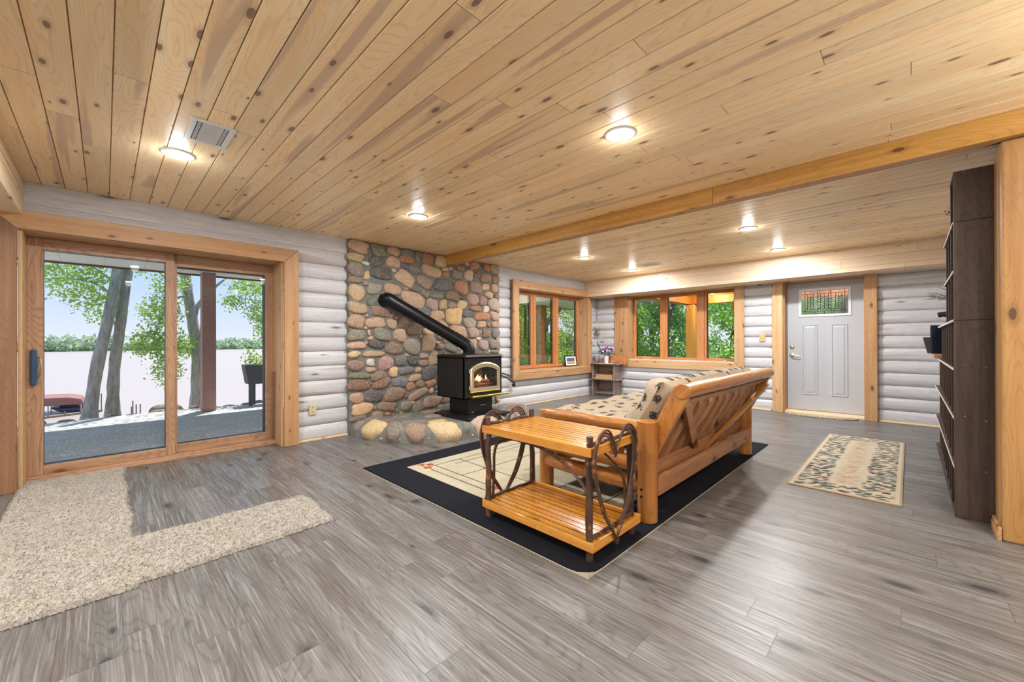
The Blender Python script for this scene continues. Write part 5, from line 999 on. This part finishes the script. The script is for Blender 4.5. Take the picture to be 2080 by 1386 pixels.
# framed photo on the sill
ph = thing('framed_photo', 'black framed sunset photo standing on the left window sill', 'picture frame', (6.84, 5.02, 0.6335), math.radians(-14))
ph.rotation_euler = (math.radians(-10), 0, math.radians(-10))
frb = plain('black_frame', (26, 26, 28), 0.35)
for q in ((-0.17, 0.17, 0, 0.022), (-0.17, 0.17, 0.208, 0.23), (-0.17, -0.148, 0.022, 0.208), (0.148, 0.17, 0.022, 0.208)): b = MB(); b.box(q[0], q[1], -0.01, 0.01, q[2], q[3]); b.build('frame', frb, ph, bevel=0.002)
b = MB(); b.box(-0.148, 0.148, -0.002, 0.002, 0.022, 0.208); b.build('mat_board', plain('white_card', (226, 224, 218), 0.7), ph)
t = NT('sunset_print'); X, Y, Z = t.sep(t.obj()); n = t.noise(t.obj(), 40, 3); c = t.n('ValToRGB'); t.L(t.m('ADD', t.mr(Z, 0.05, 0.15), t.m('MULTIPLY', t.m('SUBTRACT', n, 0.5), 0.3)), c.inputs[0])
for p_, cc in ((0.15, (196, 96, 40)), (0.4, (240, 190, 110)), (0.55, (206, 120, 60)), (0.7, (52, 84, 128))):
    el = c.color_ramp.elements.new(p_); el.color = srgb(*cc)
c.color_ramp.elements[0].color = srgb(70, 44, 34); c.color_ramp.elements[-1].color = srgb(60, 104, 168); t.set(c.outputs[0], 0.3)
b = MB(); b.box(-0.11, 0.11, -0.0035, -0.0022, 0.052, 0.178); b.build('photo', t.mat, ph)
b = MB(); b.box(-0.02, 0.02, 0.008, 0.012, 0.0, 0.15, Matrix.Rotation(math.radians(-20), 4, 'X')); b.build('stand', frb, ph)

# ------------------------------------------------------------------ outside
def leafmat(name, c1, c2, c3, tr=0.45):
    t = NT(name); gi = t.n('NewGeometry').outputs['Random Per Island']; o = t.obj(); n = t.noise(o, 1.2, 2)
    c = t.mix(t.mr(gi, 0, 1), srgb(*c1), srgb(*c2)); c = t.mix(t.mr(n, 0.45, 0.7, 0, 0.7), c, srgb(*c3))
    d = t.n('BsdfDiffuse'); t.L(c, d.inputs[0]); tl = t.n('BsdfTranslucent'); t.L(t.mix(0.35, c, srgb(190, 220, 60)), tl.inputs[0]); g = t.n('BsdfGlossy'); g.inputs['Roughness'].default_value = 0.4
    m1 = t.n('MixShader'); m1.inputs[0].default_value = tr; t.L(d.outputs[0], m1.inputs[1]); t.L(tl.outputs[0], m1.inputs[2]); m2 = t.n('MixShader'); m2.inputs[0].default_value = 0.06; t.L(m1.outputs[0], m2.inputs[1]); t.L(g.outputs[0], m2.inputs[2]); t.L(m2.outputs[0], t.out.inputs[0]); t.t.nodes.remove(t.b); return t.mat
LF = leafmat('forest_leaf', (118, 176, 84), (182, 220, 104), (84, 140, 70)); LF2 = leafmat('light_maple_leaf', (150, 196, 100), (206, 232, 140), (120, 168, 84), 0.5); LF3 = leafmat('blue_green_leaf', (120, 172, 126), (178, 212, 166), (90, 142, 102))
def leaves(name, mat, par, blobs, n, size, seed, kind=None):
    """blobs: (cx,cy,cz,rx,ry,rz,weight); n leaf diamonds spread near the blob surfaces"""
    R = np.random.RandomState(seed); W = np.array([q[6] for q in blobs], float); W /= W.sum(); pick = R.choice(len(blobs), n, p=W); B = np.array([q[:6] for q in blobs])[pick]
    d = R.normal(size=(n, 3)); d /= np.linalg.norm(d, axis=1)[:, None]; r = R.uniform(0.25, 1.0, n)**0.6; cl = R.normal(size=(n, 3))*0.06
    c = B[:, :3]+d*B[:, 3:6]*r[:, None]+cl; a = R.normal(size=(n, 3)); a /= np.linalg.norm(a, axis=1)[:, None]; b_ = np.cross(a, R.normal(size=(n, 3))); b_ /= np.linalg.norm(b_, axis=1)[:, None]
    s = size*R.uniform(0.6, 1.3, n)[:, None]; nn = np.cross(a, b_)
    V = np.stack([c-a*s*0.5, c+b_*s*0.36+nn*s*0.08, c+a*s*0.5, c-b_*s*0.36+nn*s*0.08], 1).reshape(-1, 3)
    if par is not None: V = V-np.array(par.location)
    me = bpy.data.meshes.new(name); me.vertices.add(4*n); me.vertices.foreach_set('co', V.astype(np.float32).ravel()); me.loops.add(4*n); me.loops.foreach_set('vertex_index', np.arange(4*n, dtype=np.int32)); me.polygons.add(n)
    me.polygons.foreach_set('loop_start', np.arange(0, 4*n, 4, dtype=np.int32)); me.update(calc_edges=True); me.validate(); me.materials.append(mat)
    o = bpy.data.objects.new(name, me); C.objects.link(o)
    if par is not None: o.parent = par
    if kind: o['kind'] = kind
    return o
def barkmat(name, a, b_):
    t = NT(name); X, Y, Z = t.sep(t.obj()); n = t.noise(t.vec(t.m('MULTIPLY', X, 22), t.m('MULTIPLY', Y, 22), t.m('MULTIPLY', Z, 5)), 1, 4, 0.7); c = t.mix(t.mr(n, 0.35, 0.65), srgb(*a), srgb(*b_)); return t.set(c, 0.9, 0, t.bump(n, 1.0, 0.03), 0.2)
TR1 = barkmat('grey_tree_bark', (156, 153, 148), (208, 204, 198)); TR2 = barkmat('brown_tree_bark', (96, 86, 74), (142, 130, 114))
def tree(lab, trunk, r, blobs, n, size, mat, seed, branches=(), bark=None, group=None):
    t = thing('tree', lab, 'tree', trunk[0], group=group); b = MB(); P_ = crom(trunk, 6); k = len(P_); b.tube(P_, [r*(1.0-0.35*i/k)*(1+0.35*max(0, 1-i/3)) for i in range(k)], 14, wob=0.12, seed=seed); tk = PT(b, 'trunk', bark or TR2, t, smooth=True)
    for q, br in enumerate(branches):
        b = MB(); P2 = crom(br[0], 5); b.tube(P2, [br[1]*(1-0.8*i/len(P2)) for i in range(len(P2))], 8, wob=0.15, seed=q); PT(b, 'branch', bark or TR2, tk, smooth=True)
    if n: leaves('foliage', mat, t, blobs, n, size, seed)
    return t
# patio, roof edge, ground, lake
t = NT('exposed_aggregate_concrete'); o = t.obj(); v = t.vor(o, 95); n = t.noise(o, 3, 3); vc = t.sep(v.outputs['Color']); c = t.mix(t.mr(vc[0], 0, 1), srgb(160, 162, 162), srgb(198, 200, 200)); c = t.mix(t.m('GREATER_THAN', vc[1], 0.88), c, srgb(240, 242, 244)); c = t.mix(t.mr(n, 0.4, 0.7, 0, 0.35), c, srgb(160, 158, 154))
M['agg'] = t.set(c, 0.75, 0, t.bump(v.outputs['Distance'], 0.5, 0.004), 0.3)
b = MB(); ed = [(-7 + 0.6*i, 9.22+0.10*math.sin(i*1.1)+0.03*math.sin(i*3.7)) for i in range(32)]; b.prism([(-7, 5.31)]+[(ed[-1][0], 5.31)]+ed[::-1], -0.3, -0.05, lambda a, c_, d: (a, c_, d)); tag(b.build('ground_patio', M['agg']), 'exposed aggregate concrete patio under the roof outside the glass doors', 'patio', kind='structure')
t = NT('pale_soffit_panels'); X, Y, Z = t.sep(t.obj()); f = t.m('PINGPONG', t.m('DIVIDE', X, 0.45), 0.5); c = t.mix(t.mr(f, 0.0, 0.012, 1, 0), srgb(222, 226, 224), srgb(176, 180, 178)); sp = t.set(c, 0.6)
b = MB(); b.box(-7, 13, 5.3, 9.05, 2.375, 2.5); tag(b.build('ceiling_patio', sp), 'pale panelled soffit over the patio outside the glass doors', 'soffit', kind='structure')
b = MB(); b.box(-7, 13, 9.05, 9.08, 2.345, 2.6); tag(b.build('roof_fascia', M['cedard']['X']), 'dark fascia board along the patio roof edge', 'fascia', kind='structure')
def gm_(name, a, b_, sc=3): 
    t = NT(name); o = t.obj(); n = t.noise(o, sc, 5, 0.7); return t.set(t.mix(t.mr(n, 0.35, 0.65), srgb(*a), srgb(*b_)), 0.95, 0, t.bump(n, 0.8, 0.05), 0.1)
b = MB(); b.prism([(8.15, -40), (70, -40), (70, 60), (26, 60), (6.2, 9.3), (8.15, 9.3)], -0.5, -0.12, lambda a, c_, d: (a, c_, d)); b.box(-20, 8.1, -40, -3.4, -0.5, -0.12); tag(b.build('ground_lawn', gm_('leafy_grass', (86, 120, 54), (140, 160, 84))), 'green leafy ground under the trees outside', 'grass', kind='structure')
b = MB(); N_ = 40
for i in range(N_+1):
    for j in range(7): x = -20+25.2*i/N_; y = 9.1+j*1.1; b.v.append((x, y+0.2*math.sin(i), -0.13-(0 if j == 0 else (j/6)**1.0*3.2)+RN.uniform(-.1, .1)*(j > 0)))
b.f = [(i*7+j, (i+1)*7+j, (i+1)*7+j+1, i*7+j+1) for i in range(N_) for j in range(6)]; b.m = [0]*len(b.f); tag(b.build('ground_bank', gm_('stony_bank', (140, 132, 118), (196, 190, 176), 6), smooth=True), 'stony bank falling from the patio to the lake', 'bank', kind='structure')
t = NT('lake_water_glare'); o = t.obj(); X, Y, Z = t.sep(o); n = t.noise(t.vec(t.m('MULTIPLY', X, 0.8), t.m('MULTIPLY', Y, 2.0), 0), 1.0, 3); lk = t.set(srgb(178, 164, 152), 0.35, 0, t.bump(n, 0.25, 0.05), 0.6)  # glare on the water is put into the pale base colour
b = MB(); b.box(-400, 320, 15, 420, -3.3, -3.0); tag(b.build('lake', lk), 'bright pale lake beyond the patio', 'lake', kind='structure')
FS = leafmat('hazy_far_leaf', (166, 188, 164), (192, 208, 182), (152, 176, 156), 0.3); bl = []; rr = random.Random(8)  # distance haze is put into the pale leaf greens
for k in range(150):
    x = -130+k*1.7; h = (8.5 if x < 5 else 4.5 if x < 30 else 7.0 if 52 < x < 66 else 5.5)*rr.uniform(0.7, 1.15); bl.append((x, 300+rr.uniform(-5, 8), -3+h*0.5, 3.2, 5, h*0.55, 1))
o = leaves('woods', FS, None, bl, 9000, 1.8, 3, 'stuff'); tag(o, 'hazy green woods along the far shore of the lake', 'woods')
b = MB(); b.box(-200, 180, 301, 420, -3.2, -1.6); tag(b.build('land_far_shore', gm_('far_bank', (120, 148, 104), (150, 170, 128), 0.05)), 'far shore of the lake', 'shore', kind='structure')
# column, rocks, planter
t = NT('reddish_brown_stained_wood'); o = t.obj(); n = t.noise(o, 60, 4, 0.7); M['redcol'] = t.set(t.mix(t.mr(n, 0.4, 0.7), srgb(168, 124, 114), srgb(204, 164, 154)), 0.6, 0, t.bump(n, 0.3, 0.005))
b = MB(); b.box(1.185, 1.385, 8.72, 8.92, -0.05, 2.374); tag(b.build('porch_column', M['redcol'], bevel=0.012), 'square reddish brown column at the patio edge', 'column')
rr = random.Random(21); kk = 0
rocks = [(-1.0+0.27*i+rr.uniform(-.05, .05), 9.36+0.10*math.sin(i*1.7)+(0.12 if 5 < i < 8 else 0), rr.uniform(.16, .3), rr.uniform(.03, .07)) for i in range(16)]+[(0.78, 9.62, .5, .12)]
for x, y, s_, h_ in rocks:
    b = MB(); stone(b, Vector((x, y, -0.14)), ex, Vector((0, 1, 0)), Vector((0, 0, 1)), s_, s_*0.6, rr.uniform(-.3, .3), TONE['g'], h_+0.05, rr, 2.4, 16); tag(b.build('shore_rock', M['stone'], smooth=True, angle=70), 'grey rock along the patio edge by the lake bank', 'rock', group='rocks along the patio edge')
pl = thing('raised_planter', 'grey raised planter box on legs with a small plant at the patio edge', 'planter', (2.1, 8.98, -0.05)); gy_ = plain('dark_grey_planter', (92, 96, 98), 0.6)
b = MB(); b.prism([(1.90, 0.36), (2.38, 0.36), (2.44, 0.73), (1.84, 0.73)], 8.85, 9.15, lambda a, c_, d: (a, d, c_)); PT(b, 'box', gy_, pl, bevel=0.01)
for x, y in ((1.94, 8.9), (2.04, 9.1), (2.34, 8.9), (2.30, 9.1)): b = MB(); b.box(x-0.025, x+0.025, y-0.025, y+0.025, -0.05, 0.36); PT(b, 'leg', gy_, pl)
leaves('foliage', LF2, pl, [(1.98, 9.0, 0.86, 0.10, 0.1, 0.16, 1), (2.1, 9.0, 0.8, 0.14, .1, .08, 1)], 260, 0.05, 5)
# lakeside trees
tree('first of the two leaning lakeside trunks, nearest the left of the glass doors', [(-0.19, 10.0, -0.16), (-0.10, 10.0, 0.7), (0.03, 10.0, 1.5), (0.17, 10.05, 2.5), (0.35, 10.2, 4.2), (0.5, 10.3, 6)], 0.092,
     [(-0.5, 10.3, 2.6, .75, .5, .45, 3), (-0.25, 10.1, 2.1, .45, .35, .35, 1.3), (0.0, 10.2, 1.75, .3, .3, .25, .6), (0.1, 10.4, 4.0, 2.0, 1.6, 1.0, 2), (-0.2, 10.2, 2.9, .8, .5, .4, 2)], 5200, 0.056, LF2, 41,
     branches=[([(0.1, 10, 2.0), (-0.15, 10.1, 2.2), (-0.5, 10.2, 2.25), (-0.8, 10.3, 2.2)], 0.022), ([(0.12, 10, 2.2), (-0.1, 10.2, 2.45), (-0.45, 10.3, 2.65)], 0.02)], bark=TR1)
tree('second lakeside trunk, the straighter and paler one of the pair', [(0.095, 10.15, -0.16), (0.12, 10.15, 0.7), (0.20, 10.15, 1.5), (0.30, 10.2, 2.5), (0.5, 10.3, 4.2), (0.7, 10.4, 6)], 0.088,
     [(0.32, 10.2, 2.65, .35, .3, .25, 1), (1.0, 10.5, 4.2, 1.8, 1.5, 1, 2)], 1300, 0.06, LF2, 42, bark=TR1)
tree('forked lakeside tree behind the reddish column with drooping branches', [(1.33, 10.4, -0.2), (1.34, 10.4, 0.5), (1.33, 10.4, 1.0), (1.27, 10.5, 1.6), (1.16, 10.5, 2.5), (1.1, 10.5, 3.8), (1.1, 10.5, 5.5)], 0.115,
     [(0.78, 10.3, 1.75, .36, .3, .35, 2.2), (0.62, 10.2, 1.15, .34, .3, .28, 2.4), (0.85, 10.2, 0.65, .22, .25, .32, 1.4), (1.05, 10.3, 1.1, .25, .2, .25, 1.2), (0.9, 10.3, 2.3, .3, .3, .3, 1.2), (1.2, 10.5, 4, 1.6, 1.5, 1, 1.6)], 4600, 0.052, LF2, 43,
     branches=[([(1.28, 10.5, 1.5), (1.35, 10.5, 1.9), (1.62, 10.5, 2.3), (1.9, 10.4, 2.6)], 0.06), ([(1.2, 10.4, 2.1), (0.95, 10.3, 2.0), (0.75, 10.2, 1.6), (0.65, 10.2, 1.1), (0.8, 10.2, 0.6)], 0.02), ([(1.33, 10.4, 0.5), (1.42, 10.35, 1.4), (1.46, 10.3, 2.4)], 0.09)], bark=TR1)
tree('lakeside tree at the right edge of the glass doors with hanging leaves', [(3.6, 10.6, -0.2), (3.3, 10.5, 1.2), (3.1, 10.4, 2.4), (3.0, 10.4, 4)], 0.11,
     [(2.2, 10.0, 2.35, .45, .4, .18, 2), (2.35, 10.0, 1.85, .28, .3, .3, 1.6), (2.45, 10.0, 1.45, .2, .25, .25, 1), (1.85, 9.9, 2.0, .22, .2, .14, .6), (2.9, 10.3, 3.4, 1.3, 1.2, .9, 1.5)], 2600, 0.055, LF2, 44,
     branches=[([(3.1, 10.4, 2.3), (2.8, 10.2, 2.35), (2.3, 10.0, 2.4), (1.9, 9.9, 2.25)], 0.03), ([(2.3, 10, 2.4), (2.12, 10, 2.2), (2.1, 10, 1.95), (2.15, 10, 1.8)], 0.014)], bark=TR1)
# boat lift, boat, dock far down at the water
bl_ = thing('boat_lift', 'covered boat lift with a rust coloured canopy on the lake', 'boat lift', (-1.9, 36, -3)); rust = plain('faded_rust_canvas', (150, 104, 96), 0.8, bumpy=0.5, scale=8)
b = MB(); b.prism([(-3.2, -2.42), (-0.85, -2.5), (-1.0, -2.15), (-1.5, -2.02), (-3.2, -1.95)], 35, 37.5, lambda a, c_, d: (a, d, c_)); PT(b, 'canopy', rust, bl_, bevel=0.05)
for x, y in ((-2.3, 35.2), (-1.0, 35.2), (-2.3, 37.2), (-1.0, 37.2)): b = MB(); b.cyl((x, y, -3.3), (x, y, -2.4), 0.035, n=8); PT(b, 'post', M['chrome'], bl_)
bo_ = thing('motor_boat', 'dark blue boat under the canopy of the boat lift', 'boat', (-1.5, 36, -2.9)); b = MB()
b.prism([(-2.25, -2.63), (-1.85, -2.88), (-0.95, -2.95), (-0.78, -2.66)], 35.3, 37, lambda a, c_, d: (a, d, c_)); PT(b, 'hull', plain('dark_blue_hull', (54, 70, 96), 0.3), bo_, bevel=0.08)
b = MB(); b.box(-1.9, -1.1, 35.5, 36.8, -2.66, -2.58); PT(b, 'deck', plain('boat_deck', (80, 90, 104), 0.5), bo_, bevel=0.03)
dk_ = thing('dock', 'low wooden dock on posts at the edge of the lake', 'dock', (-1.0, 34, -3)); b = MB(); b.prism([(-2.9, 33.5), (-0.1, 34.8), (-0.1, 35.2), (-2.9, 34.0)], -2.98, -2.9, lambda a, c_, d: (a, c_, d)); PT(b, 'deck', M['rustic']['X'], dk_)
for x in (-2.7, -2.2, -1.6, -1.0, -0.5, -0.15): b = MB(); b.cyl((x, 33.55+(x+2.9)*0.46, -3.3), (x, 33.55+(x+2.9)*0.46, -2.72 if x < -0.3 else -1.9), 0.03, n=8); PT(b, 'post', M['rustic']['Z'], dk_)
for x, y, z in ((1.01, 30, -2.3), (1.2, 30, -2.2), (1.36, 30, -2.2), (1.1, 31, -2.1)): b = MB(); b.cyl((x, y, -3.3), (x, y, z), 0.03, n=8); tag(b.build('mooring_post', M['rustic']['Z']), 'thin post standing in the lake right of the tree pair', 'post', group='posts in the lake')
# forest side porch
yp = wood3('yellow_porch_pine', (240, 186, 92), (222, 158, 66), (150, 96, 40), 0.5, knots=0.3, contour=0.3, var=0.1); ypc = wood('porch_pine_ceiling', 'Y', (240, 190, 96), (226, 166, 74), (150, 96, 40), 0.5, plank=('X', 0.13, 0, 3), knots=0.2, contour=0.2)  # yellow is the porch pine's own tone
yph = wood('porch_header_boards', 'Z', (222, 140, 60), (200, 118, 44), (130, 80, 30), 0.5, plank=('Y', 0.09, 0, 9), knots=0, contour=0.2)
b = MB(); b.box(8.12, 10.75, -2.5, 4.25, 2.27, 2.34); tag(b.build('ceiling_porch', ypc), 'yellow pine porch ceiling outside the entry door', 'porch ceiling', kind='structure')
b = MB(); b.box(10.42, 10.62, -2.5, 4.14, 2.08, 2.269); b.box(8.12, 10.42, 3.94, 4.14, 2.08, 2.269); tag(b.build('beam_porch', yph, bevel=0.004), 'orange boarded header beam around the entry porch', 'porch beam', kind='structure')
b = MB(); b.box(10.40, 10.60, 3.85, 4.06, -0.12, 2.079); tag(b.build('porch_post', yp['Z'], bevel=0.01), 'yellow square post at the corner of the entry porch', 'post')
b = MB(); b.box(8.12, 10.9, -2.6, 4.4, -0.11, -0.04); tag(b.build('floor_porch', M['agg']), 'concrete floor of the entry porch', 'porch floor', kind='structure')
b = MB(); b.box(8.1, 10.9, -2.6, 4.35, 2.36, 2.5); tag(b.build('roof_porch', M['cedard']['X']), 'roof over the entry porch', 'roof', kind='structure')
t = thing('porch_downlight', 'small recessed light in the yellow porch ceiling', 'ceiling light', (10.0, 3.3, 2.268)); b = MB(); b.lathe([(0.05, -0.012), (0.08, -0.008), (0.085, 0)], n=20); b.build('trim_ring', M['white'], t, smooth=True); b = MB(); b.lathe([(0.001, -0.016), (0.049, -0.012), (0.049, -0.004)], n=20); b.build('lens', lens_m, t)
for y_ in (3.3, 1.0):
    ld = bpy.data.lights.new('lamp', 'POINT'); ld.energy = 22; ld.color = (1, 0.86, 0.6); ld.shadow_soft_size = 0.05; lo = bpy.data.objects.new('lamp', ld); C.objects.link(lo); lo.parent = t; lo.location = (0 if y_ > 2 else -0.8, y_-3.3, -0.06)
ln_ = thing('porch_lantern', 'dark hanging lantern on the porch behind the forest window', 'lantern', (9.3, 2.62, 2.26)); b = MB(); b.lathe([(0.06, 0.0), (0.065, -0.02), (0.01, -0.03)], n=16); b.build('canopy', M['black'], ln_, smooth=True); b = MB(); b.cyl((0, 0, -0.03), (0, 0, -0.26), 0.012, n=8); b.build('stem', M['black'], ln_)
b = MB(); b.lathe([(0.02, -0.26), (0.06, -0.30), (0.05, -0.46), (0.02, -0.48)], n=8); b.build('shade', plain('amber_lantern_glass', (206, 170, 90), 0.3), ln_, smooth=True)
sl_ = thing('string_lights', 'string of round bulbs hanging along the porch header', 'string lights', (9.5, 4.2, 2.1)); P_ = [(9.0, 4.9, 2.19), (9.5, 4.55, 2.10), (9.5, 4.1, 2.02), (9.6, 3.7, 2.0), (9.7, 3.3, 2.06)]; b = MB(); b.tube(crom(P_, 5), 0.005, 5); PT(b, 'wire', M['dark'], sl_)
for x, y, z in ((9.5, 4.81, 2.09), (9.5, 4.51, 2.10), (9.5, 4.06, 1.94), (9.5, 3.84, 1.87), (9.5, 3.68, 1.863)): b = MB(); b.lathe([(0.001, -0.03), (0.026, -0.012), (0.026, 0.008), (0.008, 0.03), (0.006, 0.11)], (x, y, z), 10); PT(b, 'bulb', plain('clear_bulb', (226, 220, 200), 0.2), sl_, smooth=True)
pp = thing('timber_post', 'weathered timber post with an angled brace outside the left window', 'post', (10.45, 8.85, -0.12)); b = MB(); b.box(10.22, 10.52, 8.74, 9.0, -0.12, 2.374); PT(b, 'post_body', M['cedar']['Z'], pp, bevel=0.02)
b = MB(); b.prism([(10.53, 1.55), (10.53, 1.75), (11.25, 2.36), (11.45, 2.36), (11.45, 2.30)], 8.80, 8.94, lambda a, c_, d: (a, d, c_)); PT(b, 'brace', M['cedar']['Z'], pp, bevel=0.01)
# forest
rr = random.Random(77); spots = [(12.8, 3.2, 0), (12.6, 5.6, 2), (13.4, 8.4, 0), (12.4, 1.2, 1), (13.0, -1.2, 0), (15.6, 4.6, 1), (15.6, 7.4, 0), (16.5, 10.8, 2), (14.8, 12.6, 0), (13.2, 13.9, 2), (17.5, 14.5, 0), (15.5, 16.5, 1), (19.5, 17.5, 2), (20, 11.5, 0), (19.5, 7.5, 1), (19, 3, 0), (11.8, 11.2, 0)]
flab = ['nearest the porch post', 'left of the porch post', 'seen through the leftmost forest pane', 'behind the door glass', 'right of the entry porch', 'behind the porch post', 'deep in the left forest pane', 'far between the two windows', 'seen through the right pane of the left window', 'seen through the middle pane of the left window', 'far behind the left window',
        'seen through the left pane of the left window', 'farthest behind the timber post', 'far and high between the windows', 'far behind the forest window', 'far behind the entry door', 'near the corner outside the left window']
for i, (x, y, k) in enumerate(spots):
    h = rr.uniform(3.6, 5.2); blobs = []
    for q in range(12): blobs.append((x+rr.uniform(-1.2, 1.2), y+rr.uniform(-1.3, 1.3), rr.uniform(0.2, h), rr.uniform(.45, .9), rr.uniform(.45, .9), rr.uniform(.35, .7), 1))
    near = x < 14.5
    tree('leafy green forest tree '+flab[i], [(x, y, -0.15), (x+rr.uniform(-.15, .15), y+rr.uniform(-.15, .15), 1.4), (x+rr.uniform(-.4, .4), y+rr.uniform(-.4, .4), 3), (x+rr.uniform(-.6, .6), y, 5)], rr.uniform(0.05, 0.12), blobs, 7500 if near else 5200, 0.10 if near else 0.14, (LF, LF2, LF3)[k], 100+i,
         branches=[([(x, y, 1.2), (x-0.5, y+rr.uniform(-.6, .6), 1.9), (x-0.9, y+rr.uniform(-.9, .9), 2.3)], 0.025), ([(x, y, 0.9), (x-0.4, y+rr.uniform(-.6, .6), 1.4), (x-0.9, y+rr.uniform(-.9, .9), 1.6)], 0.02)], group='forest trees')
bs = []
for q in range(70): bs.append((rr.uniform(11.6, 20), rr.uniform(-3, 19), rr.uniform(0, .5), .6, .6, .45, 1))
o = leaves('undergrowth', LF, None, bs, 16000, 0.10, 55, 'stuff'); tag(o, 'low green undergrowth below the forest trees', 'undergrowth')
